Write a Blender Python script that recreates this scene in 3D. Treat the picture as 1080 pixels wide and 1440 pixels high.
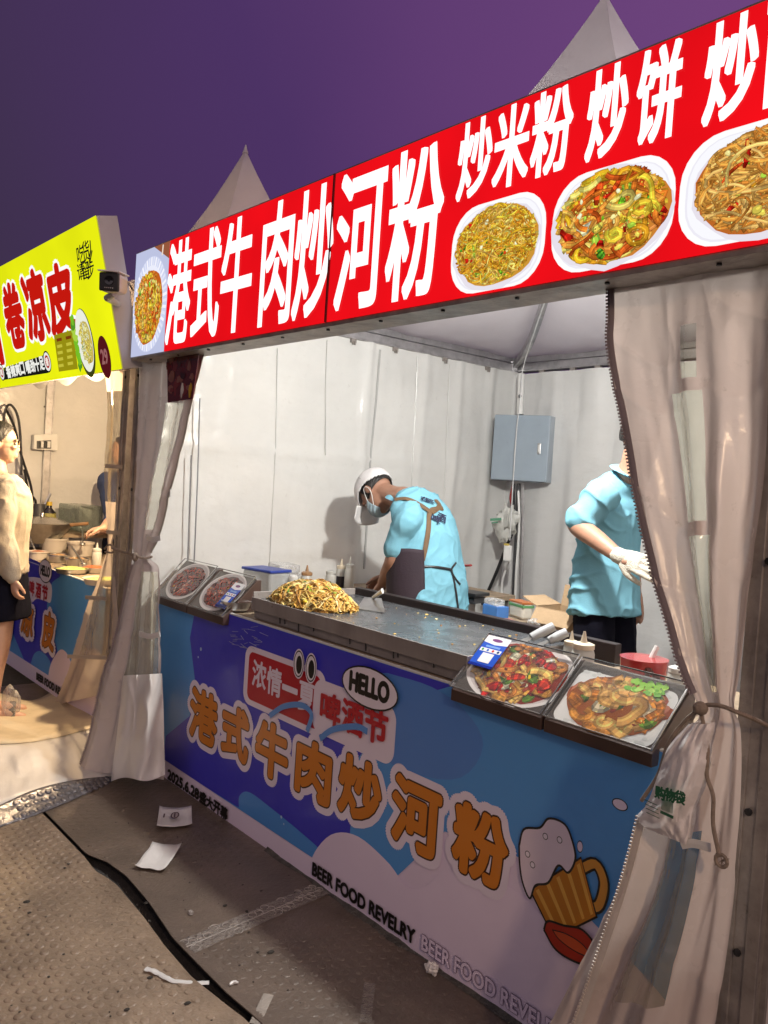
import bpy, bmesh, math, random
import numpy as np
from mathutils import Vector, Matrix, noise

for o in list(bpy.data.objects):
    bpy.data.objects.remove(o, do_unlink=True)
S = bpy.context.scene
COL = S.collection

# ---------------------------------------------------------------- camera
CAM = np.array([0.0, 0.0, 1.45])
FPX, YAW, PITCH, ROLL = 1177.96, -0.869353, -0.031485, 0.0663777
_cy, _sy, _cp, _sp = math.cos(YAW), math.sin(YAW), math.cos(PITCH), math.sin(PITCH)
_fw = np.array([_sy * _cp, _cy * _cp, _sp]); _rt = np.array([_cy, -_sy, 0.0]); _up = np.cross(_rt, _fw)
_c, _s = math.cos(ROLL), math.sin(ROLL)
R_, U_ = _c * _rt + _s * _up, -_s * _rt + _c * _up
cd = bpy.data.cameras.new('camera'); cam = bpy.data.objects.new('camera', cd); COL.objects.link(cam)
cd.sensor_fit = 'VERTICAL'; cd.sensor_height = 36.0; cd.lens = FPX / 1440 * 36.0
cd.clip_start = 0.05; cd.clip_end = 1000
cam.matrix_world = Matrix(((R_[0], U_[0], -_fw[0], CAM[0]), (R_[1], U_[1], -_fw[1], CAM[1]), (R_[2], U_[2], -_fw[2], CAM[2]), (0, 0, 0, 1)))
S.camera = cam

# ---------------------------------------------------------------- sky
def lin(r, g, b):
    f = lambda c: (c / 255 / 12.92) if c / 255 <= 0.04045 else ((c / 255 + 0.055) / 1.055) ** 2.4
    return (f(r), f(g), f(b))
w = bpy.data.worlds.new('World'); S.world = w; w.use_nodes = True
nt = w.node_tree; nt.nodes.clear()
wo = nt.nodes.new('ShaderNodeOutputWorld'); bgn = nt.nodes.new('ShaderNodeBackground')
tc = nt.nodes.new('ShaderNodeTexCoord'); dot = nt.nodes.new('ShaderNodeVectorMath'); dot.operation = 'DOT_PRODUCT'
dot.inputs[1].default_value = (-0.15, 0.80, 0.58)
cr = nt.nodes.new('ShaderNodeValToRGB')
e = cr.color_ramp.elements
e[0].position = 0.30; e[0].color = lin(50, 46, 54) + (1,)
e[1].position = 1.0; e[1].color = lin(114, 70, 128) + (1,)
m_ = e.new(0.72); m_.color = lin(76, 50, 100) + (1,)
sky = nt.nodes.new('ShaderNodeTexSky'); sky.sky_type = 'NISHITA'; sky.sun_disc = False
sky.sun_elevation = math.radians(-4); sky.sun_rotation = math.radians(200)
mixs = nt.nodes.new('ShaderNodeMixRGB'); mixs.blend_type = 'ADD'; mixs.inputs[0].default_value = 0.05
snz = nt.nodes.new('ShaderNodeTexNoise'); snz.inputs['Scale'].default_value = 1.6; snz.inputs['Detail'].default_value = 4
sma = nt.nodes.new('ShaderNodeMath'); sma.operation = 'MULTIPLY_ADD'; sma.inputs[1].default_value = 0.16; 
nt.links.new(tc.outputs['Generated'], snz.inputs['Vector']); nt.links.new(snz.outputs[0], sma.inputs[0])
sub = nt.nodes.new('ShaderNodeMath'); sub.operation = 'SUBTRACT'; sub.inputs[1].default_value = 0.08
nt.links.new(tc.outputs['Generated'], dot.inputs[0]); nt.links.new(dot.outputs['Value'], sub.inputs[0]); nt.links.new(sub.outputs[0], sma.inputs[2]); nt.links.new(sma.outputs[0], cr.inputs[0])
nt.links.new(cr.outputs[0], mixs.inputs[1]); nt.links.new(sky.outputs[0], mixs.inputs[2])
nt.links.new(mixs.outputs[0], bgn.inputs[0]); bgn.inputs[1].default_value = 1.0
nt.links.new(bgn.outputs[0], wo.inputs[0])

# sun lamp added as weak broad fill on the stall fronts
sd = bpy.data.lights.new('front_fill_sun', 'SUN'); sun = bpy.data.objects.new('front_fill_sun', sd); COL.objects.link(sun)
sd.energy = 0.68
sd.angle = math.radians(80); sd.color = (1.0, 0.80, 0.86)
sun.rotation_euler = Vector((-0.62, 0.62, -0.48)).to_track_quat('-Z', 'Y').to_euler(); sun.location = (3, -3, 5)
S.view_settings.view_transform = 'Standard'; S.view_settings.look = 'None'
S.view_settings.exposure = 0.0; S.view_settings.gamma = 1.0
S.cycles.max_bounces = 8; S.cycles.transparent_max_bounces = 24; S.cycles.diffuse_bounces = 4
S.cycles.sample_clamp_indirect = 4.0; S.cycles.use_denoising = True
S.cycles.caustics_reflective = False; S.cycles.caustics_refractive = False

# ---------------------------------------------------------------- pixels to directions
def ray(x, y): return R_ * ((x - 540) / FPX) - U_ * ((y - 720) / FPX) + _fw
def onY(x, y, Y): d = ray(x, y); return CAM + d * (Y / d[1])
def onX(x, y, X): d = ray(x, y); return CAM + d * (X / d[0])
def onZ(x, y, z): d = ray(x, y); return CAM + d * ((z - CAM[2]) / d[2])
class Frame:
    def __init__(s, O, U, V):
        s.O, s.U, s.V = [np.array(a, float) for a in (O, U, V)]
        s.U /= np.linalg.norm(s.U); s.V /= np.linalg.norm(s.V); s.N = np.cross(s.U, s.V)
    def pt(s, u, v, d=0.0): return s.O + s.U * u + s.V * v + s.N * d
    def px(s, x, y):
        d = ray(x, y); t = np.dot(s.O - CAM, s.N) / np.dot(d, s.N); P = CAM + d * t - s.O
        return (float(P @ s.U), float(P @ s.V))

# ---------------------------------------------------------------- materials
MATS = {}
def nodes_of(name):
    m = bpy.data.materials.new(name); m.use_nodes = True; MATS[name] = m
    n = m.node_tree; n.nodes.clear(); return m, n
def mat(name, c, rough=0.5, metal=0.0, var=0.25, vs=6.0, bump=0.0, bs=40.0, trans=0.0, dirt=0.0, spec=0.5, c2=None, stretch=(1, 1, 1), coat=0.0, rvar=0.0):
    if name in MATS: return MATS[name]
    m, n = nodes_of(name); L = n.links.new
    out = n.nodes.new('ShaderNodeOutputMaterial'); b = n.nodes.new('ShaderNodeBsdfPrincipled')
    tcn = n.nodes.new('ShaderNodeTexCoord'); mp = n.nodes.new('ShaderNodeMapping'); mp.inputs['Scale'].default_value = stretch
    L(tcn.outputs['Object'], mp.inputs[0])
    nz = n.nodes.new('ShaderNodeTexNoise'); nz.inputs['Scale'].default_value = vs; nz.inputs['Detail'].default_value = 6; nz.inputs['Roughness'].default_value = 0.6
    L(mp.outputs[0], nz.inputs['Vector'])
    mx = n.nodes.new('ShaderNodeMixRGB'); mx.inputs[1].default_value = tuple(c) + (1,)
    cc = c2 if c2 else tuple(x * (1 - var) for x in c)
    mx.inputs[2].default_value = tuple(cc) + (1,)
    rp = n.nodes.new('ShaderNodeValToRGB'); rp.color_ramp.elements[0].position = 0.38; rp.color_ramp.elements[1].position = 0.68
    L(nz.outputs[0], rp.inputs[0]); L(rp.outputs[0], mx.inputs[0]); last = mx.outputs[0]
    if dirt > 0:
        n2 = n.nodes.new('ShaderNodeTexNoise'); n2.inputs['Scale'].default_value = 23; n2.inputs['Detail'].default_value = 10; n2.inputs['Roughness'].default_value = 0.75
        L(tcn.outputs['Object'], n2.inputs['Vector'])
        r2 = n.nodes.new('ShaderNodeValToRGB'); r2.color_ramp.elements[0].position = 0.60; r2.color_ramp.elements[1].position = 0.72
        L(n2.outputs[0], r2.inputs[0])
        mu = n.nodes.new('ShaderNodeMath'); mu.operation = 'MULTIPLY'; mu.inputs[1].default_value = dirt; L(r2.outputs[0], mu.inputs[0])
        m2 = n.nodes.new('ShaderNodeMixRGB'); m2.inputs[2].default_value = (c[0] * .3, c[1] * .26, c[2] * .22, 1)
        L(mu.outputs[0], m2.inputs[0]); L(last, m2.inputs[1]); last = m2.outputs[0]
    L(last, b.inputs['Base Color'])
    b.inputs['Roughness'].default_value = rough; b.inputs['Metallic'].default_value = metal
    b.inputs['Specular IOR Level'].default_value = spec; b.inputs['Coat Weight'].default_value = coat
    if rvar > 0:
        mr = n.nodes.new('ShaderNodeMapRange'); mr.inputs[3].default_value = max(0.05, rough - rvar); mr.inputs[4].default_value = min(1, rough + rvar)
        L(nz.outputs[0], mr.inputs[0]); L(mr.outputs[0], b.inputs['Roughness'])
    if bump > 0:
        nb = n.nodes.new('ShaderNodeTexNoise'); nb.inputs['Scale'].default_value = bs; nb.inputs['Detail'].default_value = 5
        L(mp.outputs[0], nb.inputs['Vector'])
        bp = n.nodes.new('ShaderNodeBump'); bp.inputs['Strength'].default_value = bump; bp.inputs['Distance'].default_value = 0.02
        L(nb.outputs[0], bp.inputs['Height']); L(bp.outputs[0], b.inputs['Normal'])
    sh = b.outputs[0]
    if trans > 0:
        tr = n.nodes.new('ShaderNodeBsdfTranslucent'); L(last, tr.inputs[0])
        ms = n.nodes.new('ShaderNodeMixShader'); ms.inputs[0].default_value = trans
        L(sh, ms.inputs[1]); L(tr.outputs[0], ms.inputs[2]); sh = ms.outputs[0]
    L(sh, out.inputs[0]); return m
def clear_mat(name, tint=(0.93, 0.92, 0.86), diff=(0.6, 0.58, 0.5), amt=0.16, bump=0.5, bs=9.0, gloss=0.25):
    if name in MATS: return MATS[name]
    m, n = nodes_of(name); L = n.links.new
    out = n.nodes.new('ShaderNodeOutputMaterial')
    t = n.nodes.new('ShaderNodeBsdfTransparent'); t.inputs[0].default_value = tint + (1,)
    d = n.nodes.new('ShaderNodeBsdfPrincipled'); d.inputs['Base Color'].default_value = diff + (1,); d.inputs['Roughness'].default_value = 0.12
    d.inputs['Specular IOR Level'].default_value = 0.9
    lw = n.nodes.new('ShaderNodeLayerWeight'); lw.inputs[0].default_value = 0.35
    mr = n.nodes.new('ShaderNodeMapRange'); mr.inputs[3].default_value = amt; mr.inputs[4].default_value = min(1, amt + gloss * 2)
    L(lw.outputs['Facing'], mr.inputs[0])
    tcn = n.nodes.new('ShaderNodeTexCoord'); nz = n.nodes.new('ShaderNodeTexNoise'); nz.inputs['Scale'].default_value = bs; nz.inputs['Detail'].default_value = 3
    L(tcn.outputs['Object'], nz.inputs['Vector'])
    bp = n.nodes.new('ShaderNodeBump'); bp.inputs['Strength'].default_value = bump; bp.inputs['Distance'].default_value = 0.05
    L(nz.outputs[0], bp.inputs['Height']); L(bp.outputs[0], d.inputs['Normal'])
    ms = n.nodes.new('ShaderNodeMixShader'); L(mr.outputs[0], ms.inputs[0]); L(t.outputs[0], ms.inputs[1]); L(d.outputs[0], ms.inputs[2])
    L(ms.outputs[0], out.inputs[0]); return m
def emit(name, c, s):
    if name in MATS: return MATS[name]
    m, n = nodes_of(name); out = n.nodes.new('ShaderNodeOutputMaterial'); b = n.nodes.new('ShaderNodeEmission')
    b.inputs[0].default_value = tuple(c) + (1,); b.inputs[1].default_value = s; n.links.new(b.outputs[0], out.inputs[0]); return m
def emit_face(name, c, s, var=0.12):
    # backlit vinyl: slightly uneven back light from the tubes behind
    if name in MATS: return MATS[name]
    m, n = nodes_of(name); L = n.links.new
    out = n.nodes.new('ShaderNodeOutputMaterial'); b = n.nodes.new('ShaderNodeEmission'); b.inputs[0].default_value = tuple(c) + (1,)
    tcn = n.nodes.new('ShaderNodeTexCoord'); nz = n.nodes.new('ShaderNodeTexNoise'); nz.inputs['Scale'].default_value = 2.2; nz.inputs['Detail'].default_value = 3
    L(tcn.outputs['Object'], nz.inputs['Vector'])
    mr = n.nodes.new('ShaderNodeMapRange'); mr.inputs[1].default_value = .3; mr.inputs[2].default_value = .7; mr.inputs[3].default_value = s * (1 - var); mr.inputs[4].default_value = s * (1 + var)
    L(nz.outputs[0], mr.inputs[0]); L(mr.outputs[0], b.inputs[1])
    g = n.nodes.new('ShaderNodeBsdfGlossy'); g.inputs['Roughness'].default_value = 0.25; g.inputs[0].default_value = (.008, .008, .008, 1)
    ad = n.nodes.new('ShaderNodeAddShader'); L(b.outputs[0], ad.inputs[0]); L(g.outputs[0], ad.inputs[1])
    L(ad.outputs[0], out.inputs[0]); return m
def attr_mat(name, emission=0.0, rough=0.45, spec=0.4, coat=0.0, bump=0.0):
    if name in MATS: return MATS[name]
    m, n = nodes_of(name); L = n.links.new
    out = n.nodes.new('ShaderNodeOutputMaterial'); a = n.nodes.new('ShaderNodeAttribute'); a.attribute_name = 'Col'
    if emission > 0:
        b = n.nodes.new('ShaderNodeEmission'); L(a.outputs['Color'], b.inputs[0]); b.inputs[1].default_value = emission
    else:
        b = n.nodes.new('ShaderNodeBsdfPrincipled'); L(a.outputs['Color'], b.inputs['Base Color'])
        b.inputs['Roughness'].default_value = rough; b.inputs['Specular IOR Level'].default_value = spec; b.inputs['Coat Weight'].default_value = coat
        if bump > 0:
            tcn = n.nodes.new('ShaderNodeTexCoord'); nz = n.nodes.new('ShaderNodeTexNoise'); nz.inputs['Scale'].default_value = 3.0; nz.inputs['Detail'].default_value = 4
            L(tcn.outputs['Object'], nz.inputs['Vector']); bp = n.nodes.new('ShaderNodeBump'); bp.inputs['Strength'].default_value = bump; bp.inputs['Distance'].default_value = .05
            L(nz.outputs[0], bp.inputs['Height']); L(bp.outputs[0], b.inputs['Normal'])
    L(b.outputs[0], out.inputs[0]); return m

# ---------------------------------------------------------------- mesh building
ORG = {}
def org(o): return ORG[o.name] if o is not None else np.zeros(3)
def tag(o, label=None, cat=None, group=None, kind=None):
    if label: o['label'] = label
    if cat: o['category'] = cat
    if group: o['group'] = group
    if kind: o['kind'] = kind
    return o
def thing(name, label, cat, loc, group=None):
    o = bpy.data.objects.new(name, None); COL.objects.link(o); o.location = [float(x) for x in loc]; o.empty_display_size = 0.1
    ORG[o.name] = np.array(loc, float); return tag(o, label, cat, group)
class MB:
    def __init__(s): s.v = []; s.f = []; s.c = []
    def add(s, vs, fs, col=None):
        k = len(s.v); s.v += [tuple(map(float, p)) for p in vs]; s.f += [tuple(i + k for i in f) for f in fs]
        s.c += [col] * len(fs); return s
    def box(s, x0, x1, y0, y1, z0, z1, col=None):
        return s.add([(x0, y0, z0), (x1, y0, z0), (x1, y1, z0), (x0, y1, z0), (x0, y0, z1), (x1, y0, z1), (x1, y1, z1), (x0, y1, z1)],
                     [(0, 3, 2, 1), (4, 5, 6, 7), (0, 1, 5, 4), (1, 2, 6, 5), (2, 3, 7, 6), (3, 0, 4, 7)], col)
    def obox(s, c, size, rz=0.0, M=None, col=None):
        M = np.array(M) if M is not None else np.array([[math.cos(rz), -math.sin(rz), 0], [math.sin(rz), math.cos(rz), 0], [0, 0, 1]])
        hx, hy, hz = [q / 2 for q in size]
        vs = [np.array(c) + M @ np.array(p) for p in ((-hx, -hy, -hz), (hx, -hy, -hz), (hx, hy, -hz), (-hx, hy, -hz), (-hx, -hy, hz), (hx, -hy, hz), (hx, hy, hz), (-hx, hy, hz))]
        return s.add(vs, [(0, 3, 2, 1), (4, 5, 6, 7), (0, 1, 5, 4), (1, 2, 6, 5), (2, 3, 7, 6), (3, 0, 4, 7)], col)
    def bar(s, a, b, w, h=None, up=(0, 0, 1), col=None):
        a, b = np.array(a, float), np.array(b, float); d = b - a; L = np.linalg.norm(d); d = d / L
        u = np.array(up, float); r = np.cross(d, u)
        if np.linalg.norm(r) < 1e-4: r = np.cross(d, (1, 0, 0))
        r /= np.linalg.norm(r); u = np.cross(r, d)
        return s.obox((a + b) / 2, (L, w, h or w), M=np.array([d, r, u]).T, col=col)
    def prism(s, pts, dvec, col=None):
        n = len(pts); pts = [np.array(p, float) for p in pts]; dv = np.array(dvec, float)
        fs = [tuple(range(n - 1, -1, -1)), tuple(range(n, 2 * n))] + [(i, (i + 1) % n, n + (i + 1) % n, n + i) for i in range(n)]
        return s.add(pts + [p + dv for p in pts], fs, col)
    def tube(s, path, r, n=8, cap=True, col=None, flat=1.0, side=None):
        path = [np.array(p, float) for p in path]; m = len(path); rs = r if hasattr(r, '__len__') else [r] * m
        vs = []; ref = None
        for i, p in enumerate(path):
            t = path[min(i + 1, m - 1)] - path[max(i - 1, 0)]; t = t / (np.linalg.norm(t) + 1e-9)
            if side is not None: a = np.array(side, float)
            elif ref is None: a = np.array((0, 0, 1.0)) if abs(t[2]) < 0.9 else np.array((1.0, 0, 0))
            else: a = ref
            a = a - t * (a @ t); a = a / (np.linalg.norm(a) + 1e-9); ref = a; b = np.cross(t, a)
            ra, rb = (rs[i] if hasattr(rs[i], '__len__') else (rs[i], rs[i] * flat))
            for k in range(n):
                q = 2 * math.pi * k / n; vs.append(p + a * ra * math.cos(q) + b * rb * math.sin(q))
        fs = [(i * n + k, i * n + (k + 1) % n, (i + 1) * n + (k + 1) % n, (i + 1) * n + k) for i in range(m - 1) for k in range(n)]
        if cap: fs += [tuple(range(n - 1, -1, -1)), tuple((m - 1) * n + k for k in range(n))]
        return s.add(vs, fs, col)
    def lathe(s, c, prof, n=20, col=None, axis=None, cap=True):
        c = np.array(c, float); A = np.array(axis if axis is not None else (0, 0, 1), float); A /= np.linalg.norm(A)
        u = np.cross(A, (0, 1, 0.01)); u /= np.linalg.norm(u); v = np.cross(A, u)
        vs = [c + A * z + (u * math.cos(2 * math.pi * k / n) + v * math.sin(2 * math.pi * k / n)) * r for r, z in prof for k in range(n)]
        fs = [(i * n + k, i * n + (k + 1) % n, (i + 1) * n + (k + 1) % n, (i + 1) * n + k) for i in range(len(prof) - 1) for k in range(n)]
        if cap: fs += [tuple(range(n - 1, -1, -1)), tuple((len(prof) - 1) * n + k for k in range(n))]
        return s.add(vs, fs, col)
    def ell(s, c, r, M=None, n=14, m=10, col=None):
        c = np.array(c, float); M = np.array(M) if M is not None else np.eye(3); vs = []; fs = []
        for i in range(m + 1):
            th = math.pi * (i + 0.02 * (1 if i == 0 else -1 if i == m else 0)) / m
            for k in range(n):
                ph = 2 * math.pi * k / n
                vs.append(c + M @ np.array((r[0] * math.sin(th) * math.cos(ph), r[1] * math.sin(th) * math.sin(ph), r[2] * math.cos(th))))
        for i in range(m):
            for k in range(n): fs.append((i * n + k, (i + 1) * n + k, (i + 1) * n + (k + 1) % n, i * n + (k + 1) % n))
        fs += [tuple(range(n)), tuple(m * n + k for k in range(n - 1, -1, -1))]
        return s.add(vs, fs, col)
    def grid(s, fn, nu, nv, keep=None, col=None):
        vs = [fn(i / nu, j / nv) for j in range(nv + 1) for i in range(nu + 1)]; W = nu + 1
        fs = [(j * W + i, j * W + i + 1, (j + 1) * W + i + 1, (j + 1) * W + i) for j in range(nv) for i in range(nu) if keep is None or keep((i + .5) / nu, (j + .5) / nv)]
        return s.add(vs, fs, col)
def new(name, mb, m, parent=None, label=None, cat=None, group=None, kind=None, smooth=False, bevel=0.0, ang=40, thick=0.0):
    me = bpy.data.meshes.new(name); V = np.array(mb.v, float)
    if parent is None:
        lo, hi = V.min(0), V.max(0); loc = np.array(((lo[0] + hi[0]) / 2, (lo[1] + hi[1]) / 2, lo[2]))
        rel = loc
    else: loc = org(parent); rel = np.zeros(3)
    me.from_pydata((V - loc).tolist(), [], mb.f)
    if any(c is not None for c in mb.c):
        ca = me.color_attributes.new('Col', 'FLOAT_COLOR', 'CORNER'); arr = np.ones((len(me.loops), 4), np.float32); k = 0
        for f, c in zip(mb.f, mb.c):
            if c is not None: arr[k:k + len(f), :3] = c
            k += len(f)
        ca.data.foreach_set('color', arr.ravel())
    me.materials.append(m); o = bpy.data.objects.new(name, me); COL.objects.link(o)
    if parent is not None: o.parent = parent
    o.location = rel; ORG[o.name] = loc
    if smooth:
        for p in me.polygons: p.use_smooth = True
        if smooth != 'all': me.set_sharp_from_angle(angle=math.radians(ang))
    if thick:
        sm = o.modifiers.new('solid', 'SOLIDIFY'); sm.thickness = thick; sm.offset = 0
    if bevel > 0:
        bm = o.modifiers.new('bevel', 'BEVEL'); bm.width = bevel; bm.segments = 2; bm.limit_method = 'ANGLE'; bm.angle_limit = math.radians(50)
    return tag(o, label, cat, group, kind)
def evald(o):
    dg = bpy.context.evaluated_depsgraph_get(); dg.update(); return bpy.data.meshes.new_from_object(o.evaluated_get(dg))
TEX = {}
def clouds(size):
    if size not in TEX:
        t = bpy.data.textures.new('wrinkle', 'CLOUDS'); t.noise_scale = size; t.noise_depth = 2; TEX[size] = t
    return TEX[size]
def fuse(name, mb, m, parent, voxel=0.008, smooth=6, disp=0.0, dsize=0.12, label=None, fine=0.0, folds=None):
    # union of overlapping closed pieces as one continuous skin
    o = new(name, mb, m, parent, label)
    r = o.modifiers.new('r', 'REMESH'); r.mode = 'VOXEL'; r.voxel_size = voxel; r.use_smooth_shade = True
    if smooth:
        q = o.modifiers.new('s', 'SMOOTH'); q.factor = 0.5; q.iterations = smooth
    if disp:
        d = o.modifiers.new('d', 'DISPLACE'); d.texture = clouds(dsize); d.strength = disp; d.mid_level = 0.5; d.texture_coords = 'LOCAL'
    if fine:
        d = o.modifiers.new('e', 'DISPLACE'); d.texture = clouds(dsize * .42); d.strength = fine; d.mid_level = 0.5; d.texture_coords = 'LOCAL'
    me = evald(o); o.modifiers.clear(); old = o.data; o.data = me; bpy.data.meshes.remove(old)
    if folds:
        # drawn cloth: long creases along the given directions
        amp, dirs = folds; co = np.zeros(len(me.vertices) * 3); me.vertices.foreach_get('co', co); co = co.reshape(-1, 3); nr = np.zeros_like(co).ravel(); me.vertices.foreach_get('normal', nr); nr = nr.reshape(-1, 3); out = co.copy()
        for k, d in enumerate(dirs):
            d = np.array(d, float); d /= np.linalg.norm(d); al = co @ d; pe = co - np.outer(al, d)
            for i in range(len(co)):
                q = pe[i]; a = al[i]; m_ = max(0, noise.noise(Vector((q[0] * 4 + k * 7, q[1] * 4, a * 3 + k))) + .25)
                out[i] += nr[i] * amp * m_ * (ridge(q[0] * 13 + 3 * k, q[1] * 13, q[2] * 13 + a * 2.0, 6) - .35)
        me.vertices.foreach_set('co', out.ravel()); me.update()
    for p in me.polygons: p.use_smooth = True
    return o
def spline(pts, n):
    # Catmull-Rom through the points
    P = [np.array(p, float) for p in pts]; P = [2 * P[0] - P[1]] + P + [2 * P[-1] - P[-2]]; m = len(P) - 3; out = []
    for i in range(n + 1):
        t = i / n * m; k = min(int(t), m - 1); t -= k; a, b, c, d = P[k:k + 4]
        out.append(0.5 * ((2 * b) + (-a + c) * t + (2 * a - 5 * b + 4 * c - d) * t * t + (-a + 3 * b - 3 * c + d) * t ** 3))
    return out
def nz(x, y, z=0.0): return noise.noise(Vector((x, y, z)))
def ridge(x, y, z=0.0, p=5): return (1 - abs(noise.noise(Vector((x, y, z))))) ** p

# ---------------------------------------------------------------- lettering
GC = {}
def glyph(s):
    if s not in GC:
        cu = bpy.data.curves.new('g', 'FONT'); cu.body = s; cu.resolution_u = 4
        o = bpy.data.objects.new('g', cu); COL.objects.link(o); me = evald(o)
        V = np.array([v.co[:2] for v in me.vertices]); F = [tuple(p.vertices) for p in me.polygons]
        bpy.data.objects.remove(o); bpy.data.curves.remove(cu); bpy.data.meshes.remove(me)
        lo, hi = V.min(0), V.max(0); GC[s] = ((V - lo) / (hi - lo), F, (hi - lo)[0] / (hi - lo)[1])
    return GC[s]
def write(mb, fr, s, u0, u1, v0, v1, d, r=0.0, n=8, col=None, slant=0.0, step=2e-5, shift=(0, 0)):
    # flat glyphs filling the rectangle; r thickens the strokes by repeating the outline round a circle
    V, F, _ = glyph(s); offs = [(0, 0)]
    if r > 0 and n == 4: offs += [(a * r / 3, b * r / 3) for a in range(-3, 4) for b in range(-3, 4) if max(abs(a), abs(b)) == 3]
    elif r > 0: offs += [(r * math.cos(2 * math.pi * k / n), r * math.sin(2 * math.pi * k / n)) for k in range(n)]
    for i, (a, b) in enumerate(offs):
        mb.add([fr.pt(u0 + (u1 - u0) * x + a + slant * (y - .5) + shift[0], v0 + (v1 - v0) * y + b + shift[1], d + i * step) for x, y in V], F, col)
    return mb
class Print:
    # flat print on a plane, one thin film over the other
    def __init__(s, fr, d0=0.001, step=2e-5): s.fr = fr; s.d = d0; s.st = step; s.mb = MB(); s.clip = None
    def at(s, u, v):
        if s.clip: c = s.clip; u = min(max(u, c[0]), c[1]); v = min(max(v, c[2]), c[3])
        return s.fr.pt(u, v, s.d)
    def poly(s, pts, col, px=False):
        s.d += s.st; P = [s.fr.px(*p) for p in pts] if px else pts
        s.mb.add([s.at(u, v) for u, v in P], [tuple(range(len(P)))], col); return s
    def oval(s, u, v, ru, rv, col, n=28, rot=0.0, wob=0.0, a0=0, seed=0.0):
        c, q = math.cos(rot), math.sin(rot); P = []
        for k in range(n):
            t = 2 * math.pi * k / n + a0; w = 1 + wob * nz(2 * math.cos(t) + seed, 2 * math.sin(t), seed * 1.7)
            x, y = ru * w * math.cos(t), rv * w * math.sin(t); P.append((u + c * x - q * y, v + q * x + c * y))
        return s.poly(P, col)
    def rrect(s, u0, u1, v0, v1, r, col, n=6):
        P = []
        for cx, cy, a in ((u1 - r, v1 - r, 0), (u0 + r, v1 - r, 90), (u0 + r, v0 + r, 180), (u1 - r, v0 + r, 270)):
            P += [(cx + r * math.cos(math.radians(a + 90 * k / n)), cy + r * math.sin(math.radians(a + 90 * k / n))) for k in range(n + 1)]
        return s.poly(P, col)
    def line(s, pts, w, col, px=False, bands=None, taper=False, mod=None):
        P = [np.array(s.fr.px(*p)) if px else np.array(p, float) for p in pts]; s.d += s.st; m = len(P)
        bands = bands or [(-1, 1, col)]
        N = []
        for i in range(m):
            t = P[min(i + 1, m - 1)] - P[max(i - 1, 0)]; t = t / (np.linalg.norm(t) + 1e-9); N.append(np.array((-t[1], t[0])))
        for a, b, c in bands:
            vs = []
            for i in range(m):
                k = (math.sin(math.pi * (i + .3) / (m - .4)) ** .5 if taper else 1) * w / 2
                vs += [s.at(*(P[i] + N[i] * a * k)), s.at(*(P[i] + N[i] * b * k))]
            if mod is None: s.mb.add(vs, [(2 * i, 2 * i + 2, 2 * i + 3, 2 * i + 1) for i in range(m - 1)], c)
            else:
                k0 = len(s.mb.v); s.mb.v += [tuple(map(float, q)) for q in vs]
                for i in range(m - 1): s.mb.f.append((k0 + 2 * i, k0 + 2 * i + 2, k0 + 2 * i + 3, k0 + 2 * i + 1)); s.mb.c.append(shade(c, mod(i / m)))
        return s
    def text(s, t, u0, u1, v0, v1, col, r=0.0, slant=0.0, n=8):
        s.d += s.st * 2; write(s.mb, s.fr, t, u0, u1, v0, v1, s.d, r, n, col, slant, step=s.st); s.d += s.st * (n + 2); return s
def shade(c, k): return tuple(min(1.0, x * k) for x in c)
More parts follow.
